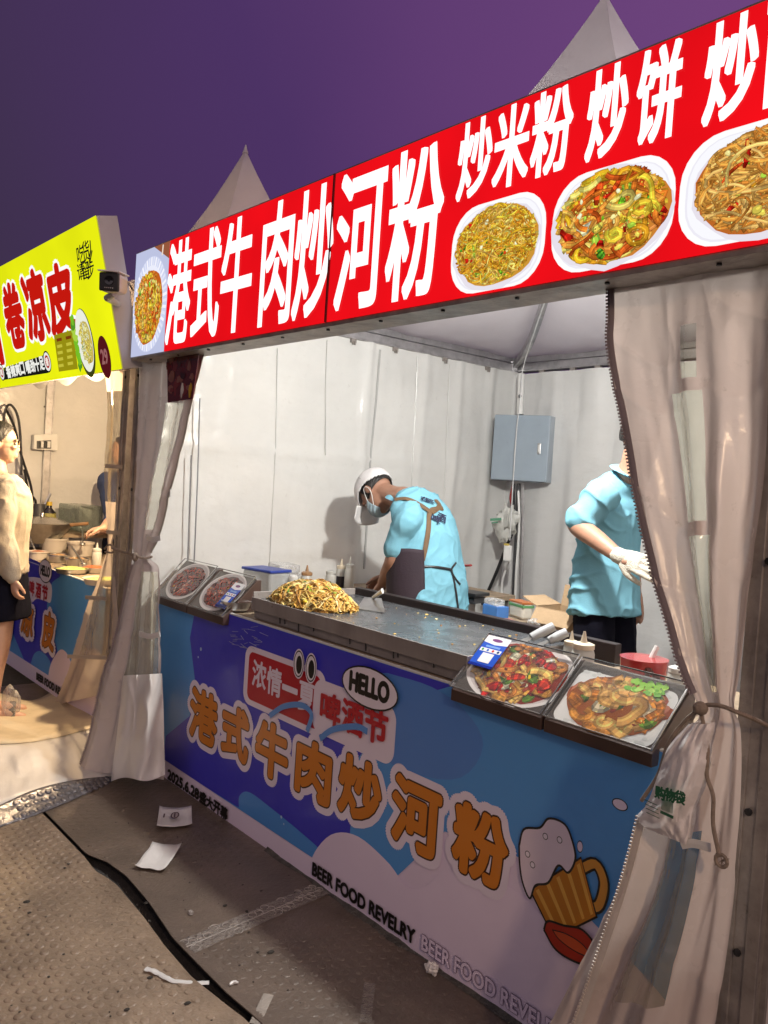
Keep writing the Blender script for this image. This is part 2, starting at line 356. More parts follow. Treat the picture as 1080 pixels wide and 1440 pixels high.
def noodles(pr, u, v, ru, rv, n, w, pal, rng, curl=3.0, ln=0.5, extras=(), hi=1.5, base=None, seg=12):
    # a printed photograph of a heap of noodles: shaded strands over a mottled ground
    R = min(ru, rv)
    if base: pr.oval(u, v, ru * .97, rv * .97, base, wob=.12, seed=rng.random() * 9)
    ex = []
    for kind, cnt, cols in extras: ex += [(kind, cols)] * cnt
    order = [None] * n + ex; rng.shuffle(order)
    for it in order:
        rr = math.sqrt(rng.random()) * .9; a = rng.random() * 6.283; x, y = rr * math.cos(a), rr * math.sin(a)
        if it is None:
            c = rng.choice(pal); c = shade(c, rng.uniform(.8, 1.3)); th = rng.random() * 6.283; k = rng.uniform(-curl, curl); P = []
            L = ln * rng.uniform(.5, 1.3)
            for i in range(seg):
                P.append((u + x * ru, v + y * rv)); ds = L / seg
                th += k * ds * 2; k += rng.uniform(-1.2, 1.2)
                nx, ny = x + ds * math.cos(th), y + ds * math.sin(th)
                if nx * nx + ny * ny > .94: th += 2.0; nx, ny = x * .97 + ds * .4 * math.cos(th), y * .97 + ds * .4 * math.sin(th)
                x, y = nx, ny
            ww = w * rng.uniform(.75, 1.25)
            pr.line(P, ww, c, bands=[(-1, -.7, shade(c, .5)), (-.7, .1, c), (.1, .55, shade(c, hi)), (.55, 1, shade(c, .8))], mod=lambda t, f=rng.uniform(1, 4), g=rng.random() * 6: .78 + .34 * math.sin(f * 6.283 * t + g))
        else:
            kind, cols = it; c = shade(rng.choice(cols), rng.uniform(.75, 1.15)); x *= .92; y *= .92
            if kind == 'strip':
                th = rng.random() * 6.283; L = R * rng.uniform(.25, .6); k = rng.uniform(-1, 1)
                P = [(u + x * ru + L * (t - .5) * math.cos(th + k * t), v + y * rv + L * (t - .5) * math.sin(th + k * t)) for t in (0, .2, .4, .6, .8, 1)]
                ww = w * rng.uniform(1.2, 2.2)
                pr.line(P, ww, c, bands=[(-1, -.5, shade(c, .5)), (-.5, .3, c), (.3, .6, shade(c, 1.6)), (.6, 1, shade(c, .7))], taper=True, mod=lambda t, f=rng.uniform(1, 3), g=rng.random() * 6: .75 + .4 * math.sin(f * 6.283 * t + g))
            else:
                rad = R * rng.uniform(.045, .11); sd = rng.random() * 9; q = rng.uniform(.5, .9); ro = rng.random() * 3
                pr.oval(u + x * ru, v + y * rv, rad, rad * q, shade(c, .5), n=12, rot=ro, wob=.5, seed=sd)
                pr.oval(u + x * ru, v + y * rv + rad * .08, rad * .88, rad * q * .85, c, n=12, rot=ro, wob=.5, seed=sd)
                pr.oval(u + x * ru + rad * .15, v + y * rv + rad * .25, rad * .4, rad * q * .3, shade(c, 1.5), n=8, rot=ro, wob=.5, seed=sd)
    for k in range(int(n * .9)):
        rr = math.sqrt(rng.random()) * .93; a = rng.random() * 6.283; x, y = u + ru * rr * math.cos(a), v + rv * rr * math.sin(a); th = rng.random() * 3.14; q = R * rng.uniform(.012, .035)
        if k % 5: pr.line([(x, y), (x + q * math.cos(th), y + q * math.sin(th))], w * rng.uniform(.12, .3), shade(rng.choice(pal), rng.uniform(1.6, 2.6)), taper=False)
        else: pr.oval(x, y, q * .7, q * .4, shade(rng.choice(pal), rng.uniform(.10, .3)), n=7, rot=th, wob=.5, seed=k)
# ---------------------------------------------------------------- shared materials
def pvc(name, c, rough=0.33, trans=0.12, bump=0.35, bs=3.0, var=0.10, dirt=0.15, stretch=(1, 1, 1)):
    return mat(name, c, rough, var=var, vs=1.7, bump=bump, bs=bs, trans=trans, dirt=dirt, stretch=stretch, rvar=0.08)
PVC = pvc('white_tarpaulin', (0.74, 0.74, 0.72), rough=.24, bump=.55, bs=4.5, stretch=(1, 1, 1.6))
PVC2 = pvc('curtain_tarpaulin', (0.66, 0.61, 0.59), bump=0.25, bs=5.0)
CANOPY = pvc('canopy_fabric', (0.82, 0.79, 0.81), rough=.5, trans=.35, bump=.35, bs=2.5)
ALU = mat('aluminium', (0.55, 0.54, 0.55), .38, .85, var=.3, vs=14, bump=.08, bs=60, dirt=.5)
ALUD = mat('weathered_aluminium', (0.42, 0.38, 0.35), .5, .6, var=.4, vs=12, bump=.1, bs=50, dirt=.7)
STEEL = mat('steel', (0.6, 0.6, 0.6), .3, 1.0, var=.2, vs=20, bump=.03, bs=60)
BLACK = mat('black_plastic', (0.015, 0.015, 0.017), .4, var=.3)
DARK = mat('dark_grey_plastic', (0.05, 0.05, 0.055), .45)
WHITEP = mat('white_plastic', (0.72, 0.72, 0.70), .35, var=.08)
GREYBOX = mat('grey_enamel', (0.30, 0.36, 0.42), .3, var=.12, vs=3, dirt=.12)
CARD = mat('cardboard', (0.42, 0.29, 0.17), .8, var=.18, vs=9, bump=.08, bs=80)
RUBBER = mat('rubber_mat', (0.30, 0.225, 0.160), .40, var=.4, vs=3.5, bump=.25, bs=70, dirt=.8, rvar=.16)  # near copy of the mat, warm lamp light lifted into its colour
RUBBER2 = mat('rubber_mat_shaded', (0.145, 0.11, 0.085), .42, var=.35, vs=4, bump=.2, bs=90, dirt=.5, rvar=.12)  # far copy of the mat, the counter's shade put into its colour
PAPER = mat('paper', (0.75, 0.73, 0.70), .7, var=.08, bump=.15, bs=25)
CORD = mat('rope', (0.30, 0.24, 0.19), .8, var=.3, vs=60, bump=.3, bs=120)
STRING = mat('white_string', (0.7, 0.7, 0.7), .6)
FILM = clear_mat('clear_film')
FILMW = clear_mat('crisp_film', tint=(.95, .95, .95), diff=(.75, .75, .75), amt=.22, bump=.8, bs=30)
PCOL = attr_mat('printed_vinyl', rough=.36, coat=.2, bump=.16)
PGLOSS = attr_mat('printed_gloss', rough=.16, spec=.6, coat=.5)
PEMIT = attr_mat('backlit_print', emission=1.0)

# ---------------------------------------------------------------- ground
new('ground', MB().add([(-300, -300, -.03), (300, -300, -.03), (300, 300, -.03), (-300, 300, -.03)], [(0, 1, 2, 3)]),
    mat('asphalt', (0.055, 0.052, 0.05), .85, var=.4, vs=30, bump=.5, bs=150), kind='structure')
near_px = [(119, 1205), (135, 1229), (165, 1250), (200, 1291), (232, 1336), (270, 1381), (310, 1413), (345, 1440)]
far_px = [(121, 1202), (150, 1214), (176, 1234), (207, 1271), (242, 1324), (279, 1362), (318, 1402), (362, 1440)]
NE = [onZ(x, y, 0)[:2] for x, y in near_px]; FE = [onZ(x, y, 0)[:2] for x, y in far_px]
def edge_fn(pts):
    xs = [p[0] for p in pts]; ys = [p[1] for p in pts]
    return lambda X: float(np.interp(X, xs, ys))
neY, feY = edge_fn(NE), edge_fn(FE)
MX0, MX1 = -5.6, -0.6
def near_fn(u, v):
    X = MX0 + (MX1 - MX0) * u; e = neY(X) - .002; Y = -.6 + (e + .6) * (1 - (1 - v) ** 2.2); t = max(0, 1 - (e - Y) / .10)
    lift = .016 * t * t * min(1, max(0, (X + 3.02) / .25)) * (.75 + .5 * nz(X * 3, 1))
    return (X, Y, .001 + lift + .003 * nz(X * 2, Y * 2))
def far_fn(u, v):
    X = MX0 + (MX1 - MX0) * u; e = feY(X) + .002; Y = e + (4.3 - e) * v ** 2.2; t = max(0, 1 - (Y - e) / .08)
    lift = .010 * t * t * min(1, max(0, (X + 3.02) / .3)) * (.7 + .6 * nz(X * 2.3, 5))
    return (X, Y, .001 + lift + .0025 * nz(X * 1.7 + 4, Y * 2))
mat_near = new('rubber_mat', MB().grid(near_fn, 160, 40), RUBBER, label='studded rubber mat in a lamp-warmed brown in the foreground, its raised edge along the black slit', cat='mat', smooth=True, thick=.004)
mat_far = new('rubber_mat', MB().grid(far_fn, 160, 40), RUBBER2, label='rubber mat in a shade-darkened tone lying between the black slit and the blue counter', cat='mat', smooth=True, thick=.004)
def studs(x0, x1, y0, y1, parent, m, h, keep):
    mb = MB(); p = .043; r = .0145; rng = random.Random(5); j = 0; y = y0
    while y < y1:
        x = x0 + (p / 2 if j % 2 else 0)
        while x < x1:
            if keep(x, y):
                if parent is mat_near:
                    e = neY(x); t = max(0, 1 - (e - y) / .10); z = .016 * t * t * min(1, max(0, (x + 3.02) / .25)) * (.75 + .5 * nz(x * 3, 1)) + .003 * nz(x * 2, y * 2)
                else:
                    e = feY(x); t = max(0, 1 - (y - e) / .08); z = .010 * t * t * min(1, max(0, (x + 3.02) / .3)) * (.7 + .6 * nz(x * 2.3, 5)) + .0025 * nz(x * 1.7 + 4, y * 2)
                k = rng.uniform(.7, 1.1) * (.45 + .8 * max(0, min(1, .5 + nz(x * 2.2, y * 2.2, 3) * 1.4)))
                mb.lathe((x + rng.uniform(-.001, .001), y, z + .0025), [(r, 0), (r * .93, h * .6 * k), (r * .75, h * k), (r * .3, h * 1.12 * k)], n=9)
            x += p
        y += p * .866; j += 1
    new('stud', mb, m, parent, kind='stuff', smooth=True, ang=60)
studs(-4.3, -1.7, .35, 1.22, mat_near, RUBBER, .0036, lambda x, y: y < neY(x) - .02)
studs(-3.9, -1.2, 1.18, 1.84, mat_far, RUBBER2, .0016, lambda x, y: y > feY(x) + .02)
# litter
def sheet(name, label, cat, px, z, m, parent=None, curl=.012, n=8, lines=None):
    Q = [onZ(x, y, z) for x, y in px]; rng = random.Random(hash(label) % 1000 if False else len(label))
    def fn(u, v):
        a = Q[0] * (1 - u) + Q[1] * u; b = Q[3] * (1 - u) + Q[2] * u; p = a * (1 - v) + b * v
        return (p[0], p[1], z + curl * ((2 * u - 1) ** 4 * .7 + (2 * v - 1) ** 4 * .6) + curl * .5 * nz(u * 3 + len(label), v * 3))
    return new(name, MB().grid(fn, n, n), m, parent, label, cat, smooth=True, thick=.0008)
sheet('paper_scrap', 'blank white square of paper on the dark mat', 'paper', [(214, 1189), (255, 1191), (231, 1227), (189, 1222)], .008, PAPER)
bag = sheet('paper_bag', 'small white paper bag with a brown oval emblem, beside the counter foot', 'bag', [(224, 1138), (269, 1138), (270, 1163), (220, 1166)], .014, PAPER)
bf = Frame((0, 0, .034), (1, 0, 0), (0, 1, 0)); bp_ = Print(bf, 0.002, 2e-4)
c0 = bf.px(246, 1147); bp_.oval(c0[0], c0[1], .034, .017, lin(70, 35, 30), rot=-.6); bp_.oval(c0[0], c0[1], .028, .012, lin(190, 180, 172), rot=-.6)
bp_.line([(c0[0] - .02, c0[1] + .01), (c0[0] + .02, c0[1] - .012)], .005, lin(70, 35, 30)); bp_.line([(c0[0] - .035, c0[1] - .03), (c0[0] + .0, c0[1] - .05)], .006, lin(80, 45, 40))
new('printed_emblem', bp_.mb, PCOL, bag)
mb = MB(); P = spline([onZ(x, y, .01) for x, y in ((205, 1362), (222, 1368), (240, 1378), (268, 1382), (294, 1382))], 20)
mb.tube([p + np.array((0, 0, .004 * nz(i * .5, 2))) for i, p in enumerate(P)], [(.0035, .009 + .004 * nz(i * .7, 1)) for i in range(21)], 8, side=(0, 0, 1))
new('plastic_strip', mb, WHITEP, label='curled white plastic strip lying across the slit in the mat', cat='strip', smooth=True)
mb = MB(); P = spline([onZ(x, y, .012) for x, y in ((323, 1385), (329, 1381), (335, 1382))], 6); mb.tube(P, [.003, .005, .006, .005, .006, .004, .003], 6)
new('plastic_scrap', mb, WHITEP, label='tiny white plastic scrap right of the slit', cat='scrap', smooth=True)
def crumple(px, size, label, m, name='crumpled_tissue', cat='tissue', sd=1):
    c = onZ(px[0], px[1], .0); mb = MB(); mb.ell((0, 0, 0), (1, 1, 1), n=18, m=12); V = []
    for x, y, z in mb.v:
        k = .75 + .45 * nz(x * 2.3 + sd, y * 2.3, z * 2.3) + .3 * abs(nz(x * 5, y * 5 + sd, z * 5)); V.append((c[0] + x * k * size, c[1] + y * k * size * .8, max(.003, size * .7 + z * k * size * .8)))
    mb.v = V; return new(name, mb, m, None, label, cat, smooth=True, ang=22)
crumple((607, 1370), .026, 'crumpled white tissue at the foot of the blue counter', PAPER)
crumple((268, 1287), .012, 'tiny grey crumb of litter in the middle of the mat', mat('litter', (.35, .32, .3), .8), 'litter_crumb', 'litter', 4)
def tape(label, a, b, wpx, z=.0075, m=None):
    A, B = onZ(*a, z), onZ(*b, z); d = (B - A) / np.linalg.norm(B - A); s = np.array((-d[1], d[0], 0)) * wpx / 2; L = np.linalg.norm(B - A)
    fn = lambda u, v: tuple(A + d * L * u + s * (2 * v - 1) * (1 + .06 * nz(u * 9, v)) + np.array((0, 0, .0018 * abs(nz(u * 26, v * 5)) + .001 * nz(u * 60, v * 9))))
    t = new('adhesive_tape', MB().grid(fn, 70, 8), m, None, label, 'tape', smooth=True); return t, A, d, s, L
TAPEM = clear_mat('adhesive_film', tint=(.9, .88, .85), diff=(.55, .5, .46), amt=.22, bump=1.0, bs=60, gloss=.3)
t, A, d, s_, L_ = tape('long clear adhesive tape strip across the mat toward the counter', (262, 1332), (452, 1250), .085, m=TAPEM)
mb = MB(); rng = random.Random(3)
mb.bar(A + d * .0, A + d * L_, .004, .002)
for k in range(34):
    u = rng.random() * L_; c = A + d * u + s_ * rng.uniform(-.85, .85) + np.array((0, 0, .002))
    mb.tube([c + np.array((math.cos(q) * .014, math.sin(q) * .014, 0)) for q in np.linspace(0, rng.uniform(3, 6.2), 10)], .0011, 4)
new('crease', mb, mat('tape_crease', (.42, .38, .35), .5), t)
tape('short upright strip of clear tape at the bottom edge of the mat', (514, 1438), (520, 1382), .032, m=TAPEM)
tape('small dusty tape scrap by the end of the slit', (358, 1440), (378, 1398), .03, m=mat('dusty_tape', (.36, .32, .28), .7, bump=.4, bs=70))
DOT = mat('crumb', (.03, .025, .02), .8); mb = MB(); rng = random.Random(8)
for k in range(110):
    x, y = rng.uniform(0, 430), rng.uniform(1120, 1440); c = onZ(x, y, .006); s = rng.uniform(.001, .0045) * (1 if rng.random() < .85 else 2)
    mb.ell(c, (s, s * rng.uniform(.6, 1.6), s * .5), n=6, m=4)
new('dirt_specks', mb, DOT, label='scattered dark crumbs of dirt over the mats', cat='dirt', kind='stuff')

# yellow stall's ground sheets
CREAM = mat('cream_floor_sheet', (.62, .52, .36), .55, var=.2, vs=5, bump=.3, bs=9, dirt=.35)
def strip_between(name, label, cat, top, bot, m, n=40, nv=10, amp=.01, thick=.002, seed=0.0):
    T, B = spline(top, n), spline(bot, n)
    def fn(u, v):
        i = int(round(u * n)); p = T[i] * (1 - v) + B[i] * v; k = math.sin(math.pi * v)
        return tuple(p + np.array((.3, -.7, .8)) * amp * k * (nz(u * 5 + seed, v * 2.2) + .6 * nz(u * 13, v * 4 + seed)))
    return new(name, MB().grid(fn, n, nv), m, None, label, cat, smooth=True, thick=thick)
zc = .075
cream = strip_between('floor_sheet', 'cream floor sheet in front of the neighbouring blue counter', 'floor sheet',
    [onZ(x, y, zc * .2) for x, y in ((-60, 968), (0, 975), (45, 985), (95, 962), (150, 950), (190, 945))], [onZ(x, y, zc) for x, y in ((-60, 1048), (0, 1046), (40, 1044), (80, 1037), (118, 1027), (165, 1018))], CREAM, amp=.006)
SKIRT = pvc('skirt_tarpaulin', (.72, .69, .66), rough=.4, bump=.3, bs=8)
strip_between('tarpaulin_skirt', 'white tarpaulin skirt under the edge of the cream floor sheet', 'tarpaulin',
    [onZ(x, y, zc - .003) for x, y in ((-60, 1047), (0, 1045), (40, 1043), (80, 1036), (118, 1026), (165, 1017))],
    [onZ(x, y, z) for x, y, z in ((-60, 1150, .01), (0, 1132, .02), (35, 1120, .03), (85, 1104, .02), (125, 1098, .012), (170, 1093, .006))], SKIRT, amp=.03, seed=3.1)
FOIL = mat('glossy_grey_mat', (.20, .19, .20), .26, .35, var=.35, vs=9, bump=.4, bs=25, rvar=.1)
T_ = [onZ(x, y, z) for x, y, z in ((-50, 1150, .035), (0, 1132, .04), (45, 1112, .045), (90, 1100, .04), (130, 1094, .03), (158, 1092, .012))]
B_ = [onZ(x, y, .006) for x, y in ((-50, 1186), (0, 1163), (45, 1148), (90, 1130), (125, 1114), (156, 1099))]
foil = strip_between('mat_offcut', 'glossy dark grey studded mat offcut curling up under the white skirt', 'mat', T_, B_, FOIL, amp=.012, thick=.004, seed=7)
mb = MB(); Ts, Bs = spline(T_, 40), spline(B_, 40)
for i in range(12, 40, 2):
    for v in (.25, .55, .85):
        k = i + (1 if v == .55 else 0); k = min(k, 40); p = Ts[k] * (1 - v) + Bs[k] * v; nrm = np.cross(Ts[min(k + 1, 40)] - Ts[k - 1], Bs[k] - Ts[k]); nrm /= np.linalg.norm(nrm); nrm *= -1 if nrm[2] < 0 else 1
        mb.lathe(p - nrm * .002, [(.015, 0), (.0145, .006), (.011, .0085), (.004, .009)], n=10, axis=nrm)
new('stud', mb, FOIL, foil, kind='stuff', smooth=True, ang=60)

# ---------------------------------------------------------------- tents
XL, XR, YF, YB, ZE = -3.88, -0.78, 1.71, 4.36, 2.275
def tent(label, X0, X1, Y0, Y1, apex, posts, roof_post=False, mats=(ALU, CANOPY)):
    t = thing('market_tent', label, 'tent', ((X0 + X1) / 2, (Y0 + Y1) / 2, 0), 'white peaked market tents in a row')
    for (x, y, m) in posts:
        mb = MB(); q = .027
        mb.box(x - q, x + q, y - q, y + q, 0, ZE + .08)
        for a in (-1, 1):   # flanged extrusion
            mb.box(x - q * 1.5, x - q * .45, y + a * q - .004, y + a * q + .004, .001, ZE + .05); mb.box(x + q * .45, x + q * 1.5, y + a * q - .004, y + a * q + .004, .001, ZE + .05)
        po = new('post', mb, m, t, bevel=.002)
        for z in (.55, .84, 1.35, 1.9):
            new('bolt', MB().lathe((x, y - q - .006, z), [(.008, 0), (.008, .004), (.004, .005)], n=8, axis=(0, -1, 0)), BLACK, po)
    for (a, b) in (((X0, Y0), (X1, Y0)), ((X1, Y0), (X1, Y1)), ((X1, Y1), (X0, Y1)), ((X0, Y1), (X0, Y0))):
        mb = MB(); z = ZE
        mb.bar((a[0], a[1], z + .03), (b[0], b[1], z + .03), .05, .06); mb.bar((a[0], a[1], z + .085), (b[0], b[1], z + .085), .035, .04)
        cxy = np.array(((X0 + X1) / 2, (Y0 + Y1) / 2)); mid = (np.array(a) + np.array(b)) / 2; inn = (cxy - mid) / np.linalg.norm(cxy - mid) * .03
        mb.bar((a[0] + inn[0], a[1] + inn[1], z + .008), (b[0] + inn[0], b[1] + inn[1], z + .008), .016, .012)
        new('eave_beam', mb, mats[0], t, bevel=.003)
    ap = np.array(apex, float); zb = ZE + .10
    def prof(r): return zb + (ap[2] - zb) * (1 - r) ** 2.6
    for (x, y) in ((X0, Y0), (X1, Y0), (X1, Y1), (X0, Y1)):
        path = [np.array((ap[0] + (x - ap[0]) * r, ap[1] + (y - ap[1]) * r, prof(r) - .045)) for r in np.linspace(.34, .985, 20)]
        mb = MB()
        for p, q in zip(path[:-1], path[1:]): mb.bar(p, q, .035, .05)
        new('rafter', mb, mats[0], t)
    N = 72
    def cf(u, v):
        k_ = lambda t: math.copysign(abs(2 * t - 1) ** 1.5, 2 * t - 1); a_, b_ = k_(u), k_(v); x = ap[0] + a_ * ((X1 + .04 - ap[0]) if a_ > 0 else (ap[0] - X0 + .04)); y = ap[1] + b_ * ((Y1 + .04 - ap[1]) if b_ > 0 else (ap[1] - Y0 + .04))
        rx = (x - ap[0]) / ((X1 + .04 - ap[0]) if x > ap[0] else (ap[0] - X0 + .04)); ry = (y - ap[1]) / ((Y1 + .04 - ap[1]) if y > ap[1] else (ap[1] - Y0 + .04))
        r = min(1, max(abs(rx), abs(ry))); sag = .015 * math.sin(math.pi * r) * (1 - abs(abs(rx) - abs(ry)))
        tang = math.atan2(ry, rx)
        return (x, y, prof(r) - sag + .010 * nz(tang * 9, r * 2.5, X0) * r * r + .006 * nz(x * 7, y * 7))
    gm = MB().grid(cf, N, N); tri = []
    for k, (a, b, c, d) in enumerate(gm.f):   # split each cell along the hip direction so the hips stay clean
        i, j = k % N, k // N
        tri += [(a, b, c), (a, c, d)] if (i - N / 2 + .5) * (j - N / 2 + .5) > 0 else [(a, b, d), (b, c, d)]
    gm.f = tri; gm.c = [None] * len(tri)
    new('canopy', gm, mats[1], t, smooth=True, ang=55)
    mb = MB(); mb.lathe((ap[0], ap[1], ap[2] - .03), [(.022, 0), (.016, .02), (.008, .045), (.004, .06)], n=12); new('finial', mb, mats[1], t, smooth=True)
    return t
tent_r = tent('white peaked tent over the noodle stall, its tip at the top of the picture', XL, XR, YF, YB, (-2.325, 3.03, 3.66),
    [(XL, YF, ALUD), (XR, YF, ALUD), (XL + .02, YB - .02, ALU), (XR, YB, ALU)])
tent_l = tent('white peaked tent over the neighbouring stall, its tip standing against the purple sky', -6.98, -4.03, YF, YB, (-5.42, 3.05, 3.80),
    [(-4.03, YF, ALUD), (-6.98, YF, ALUD), (-4.03, YB, ALU), (-6.98 + .05, 2.26, ALU)])
# tarpaulin clips under the side beam
mb = None
for (x, y) in ((497, 484), (556, 497), (626, 513), (686, 524)):
    p = onX(x, y, XL + .045); mb = MB(); mb.box(XL + .03, XL + .05, p[1] - .018, p[1] + .018, ZE - .022, ZE + .002); mb.box(XL + .048, XL + .056, p[1] - .010, p[1] - .003, ZE - .034, ZE - .012); mb.box(XL + .048, XL + .056, p[1] + .003, p[1] + .010, ZE - .034, ZE - .012)
    new('tarpaulin_clip', mb, ALUD, tent_r)
for x in (-3.6, -3.35, -3.16):
    mb = MB(); mb.box(x - .02, x + .02, YB - .05, YB - .03, ZE - .03, ZE + .002); new('tarpaulin_clip', mb, ALUD, tent_r)

# tarpaulin walls
def gauss(x, s): return math.exp(-(x / s) ** 2)
XW = XL + .035
def side_fn(u, v):
    Y = YF + .03 + (YB - YF - .06) * u; z = .02 + (ZE - .02) * v
    dx = .010 * nz(Y * 1.1, z * .6) + .006 * nz(Y * 4, z * 1.3 + 3)
    dx += .010 * gauss(z - 1.60 + .02 * nz(Y * 4, 1), .018) * (1 if Y < 3.4 else .4)           # fold line left from packing
    dx += .006 * gauss(z - 1.05 + .02 * nz(Y * 4, 7), .016)
    dx += .012 * max(0, nz(Y * 9, z * .5, 4)) * max(0, 1 - abs(z - 2.1) / .5)                # puckers under the hooks
    for yc, a in ((3.05, .022), (3.5, .012), (3.8, .016), (4.1, .02)): dx += a * gauss(Y - yc - .03 * nz(z * 1.5, yc), .035)
    dx += .007 * (ridge(Y * 2.3 + 1, z * 4.5, 2) - .4) * (.5 + nz(Y * 1.3, z * 1.3, 6)) + .005 * (ridge(Y * 7, z * 2.2, 9, 7) - .3)
    dx += .035 * max(0, (Y - 4.15) / .2) * (1 + .5 * nz(z * 2, 2))
    return (XW + dx, Y, z)
side_wall = new('tarpaulin_wall', MB().grid(side_fn, 130, 70), PVC, label='large white tarpaulin side wall behind the man in the white cap', cat='tarpaulin wall', smooth=True)
def seam_on_side(pts, w, m=PVC, name='seam'):
    mb = MB(); P = []
    for x, y in pts:
        p = onX(x, y, XW); u = (p[1] - YF - .03) / (YB - YF - .06); v = (p[2] - .02) / (ZE - .02); q = np.array(side_fn(min(1, max(0, u)), min(1, max(0, v)))); P.append(q + np.array((.004, 0, 0)))
    P = spline(P, 24)
    mb.tube(P, [(.0035, w)] * 25, 6, side=(1, 0, 0)); return new(name, mb, m, side_wall, smooth=True)
ZIP = mat('wall_zip_grey', (.45, .45, .44), .5)  # grey zip tape of the wall seam
seam_on_side([(533, 492), (528, 560), (521, 640), (518, 700), (512, 800)], .007, ZIP)
seam_on_side([(390, 490), (388, 560), (386, 640), (382, 720), (378, 810)], .004)
seam_on_side([(460, 478), (458, 540), (456, 640)], .003)
seam_on_side([(586, 500), (584, 560), (580, 640), (575, 740)], .003)
seam_on_side([(632, 512), (628, 600), (624, 700)], .003)
def back_fn(u, v):
    X = XL + .04 + (XR - XL - .08) * u; z = .02 + (ZE - .04) * v; g = math.sin(X * 19 + 2.2 * nz(X * 2, z * .8)) * .5 + .8 * nz(X * 7, z * .7) + .5 * nz(X * 13, z * 1.4)
    return (X, YB - .05 - .030 * (1 + g) * (.7 + .5 * nz(X * 2, 8)), z)
new('tarpaulin_wall', MB().grid(back_fn, 150, 50), PVC, label='pleated white tarpaulin back wall behind the grey electrical box', cat='tarpaulin wall', smooth=True)
def right_fn(u, v):
    Y = YF + .03 + (YB - YF - .06) * u; z = .02 + (ZE - .04) * v
    return (XR + .015 + .015 * nz(Y * 3, z * .7) + .012 * math.sin(Y * 17), Y, z)
new('tarpaulin_wall', MB().grid(right_fn, 60, 20), PVC2, label='tarpaulin side wall right of the brown aluminium post, at the picture edge', cat='tarpaulin wall', smooth=True)
def yel_fn(u, v):
    Y = YF + .02 + (YB - YF) * u; z = .02 + (ZE - .04) * v
    dx = .02 * nz(Y * 2, z * 1.2, 7) + .012 * gauss(z - 1.35 + .05 * nz(Y * 3, 3), .03) + .012 * nz(Y * 6, z * 5, 9) * gauss(z - 1.45, .4)
    return (-6.93 + dx, Y, z)
new('tarpaulin_wall', MB().grid(yel_fn, 80, 50), PVC, label='creased white tarpaulin wall inside the neighbouring stall, with the small breaker panel', cat='tarpaulin wall', smooth=True)
def yel_back(u, v):
    X = -6.95 + 2.9 * u; z = .02 + (ZE - .04) * v
    return (X, YB - .04 + .02 * nz(X * 4, z), z)
new('tarpaulin_wall', MB().grid(yel_back, 40, 20), PVC, label='white tarpaulin back wall of the neighbouring stall, hidden behind its curtain', cat='tarpaulin wall', smooth=True)
def part_fn(u, v):
    Y = YF + .06 + (YB - YF - .1) * u; z = .02 + (ZE - .04) * v
    return (-4.0 + .012 * nz(Y * 3, z), Y, z)
new('tarpaulin_wall', MB().grid(part_fn, 30, 12), PVC2, label='tarpaulin wall on the right side of the neighbouring stall, seen edge-on by its post', cat='tarpaulin wall', smooth=True)

# ---------------------------------------------------------------- lamps assumed from the way the light falls, none in view
def light(name, kind, loc, energy, color, parent=None, **k):
    l = bpy.data.lights.new(name, kind); o = bpy.data.objects.new(name, l); COL.objects.link(o); l.energy = energy; l.color = color
    for a, b in k.items(): setattr(l, a, b)
    if parent is not None: o.parent = parent; o.location = np.array(loc) - org(parent)
    else: o.location = loc
    return o
FL = np.array((-1.9, 2.3, 2.27))
fl = thing('assumed_pendant_bulb', 'assumed white LED bulb hung unseen behind the red sign', 'lamp', FL)  # bulb not in view, assumed from the cook's shadow on the wall
new('bulb', MB().lathe(FL, [(.004, -.07), (.03, -.06), (.042, -.03), (.036, .01), (.018, .04), (.018, .05)], n=18), emit('assumed_led_bulb', (1, .98, .95), 30), fl, smooth=True)
new('socket', MB().lathe(FL + (0, 0, .05), [(.02, 0), (.022, .03), (.008, .05)], n=12), BLACK, fl)
new('flex', MB().tube([FL + (0, 0, .09), FL + (.01, -.2, .10), (FL[0], YF, ZE + .05)], .004, 6), BLACK, fl)
light('assumed_led_light', 'POINT', FL + (0, 0, -.10), 152, (1.0, .985, .93), fl, shadow_soft_size=.045)
WB = np.array((-4.62, 2.02, 1.97))
wb = thing('assumed_pendant_bulb', 'assumed warm bulb hung unseen behind the yellow sign over the food trays', 'lamp', WB)  # bulb not in view, assumed from the warm light on the ground
new('bulb', MB().lathe(WB, [(.004, -.055), (.025, -.045), (.033, -.02), (.028, .01), (.014, .035), (.014, .05)], n=16), emit('assumed_warm_bulb', (1, .62, .25), 30), wb, smooth=True)
new('socket', MB().lathe(WB + (0, 0, .05), [(.018, 0), (.02, .03), (.008, .05)], n=12), BLACK, wb)
new('flex', MB().tube([WB + (0, 0, .09), WB + (.01, -.08, .2), (WB[0], YF, ZE + .02)], .004, 6), BLACK, wb)
light('assumed_bulb_light', 'POINT', WB + (0, 0, -.085), 185, (1.0, .72, .42), wb, shadow_soft_size=.035)
SLP = np.array((2.4, .1, 0))
sl = thing('assumed_street_lamp', 'assumed warm globe street lamp added to the right, out of the picture', 'street lamp', SLP)  # unseen lamp added for warm light on the right curtain and stall fronts
new('pole', MB().lathe(SLP, [(.09, 0), (.09, .05), (.045, .1), (.035, 2.7), (.05, 2.75)], n=14), BLACK, sl, smooth=True)
new('globe', MB().ell(SLP + (0, 0, 2.9), (.15, .15, .16)), emit('assumed_lamp_globe', (1, .66, .36), 8), sl, smooth=True)
light('assumed_globe_light', 'POINT', SLP + (0, -.25, 2.9), 225, (1.0, .68, .42), sl, shadow_soft_size=.15)  # added point light, set beside the globe so the globe does not block it
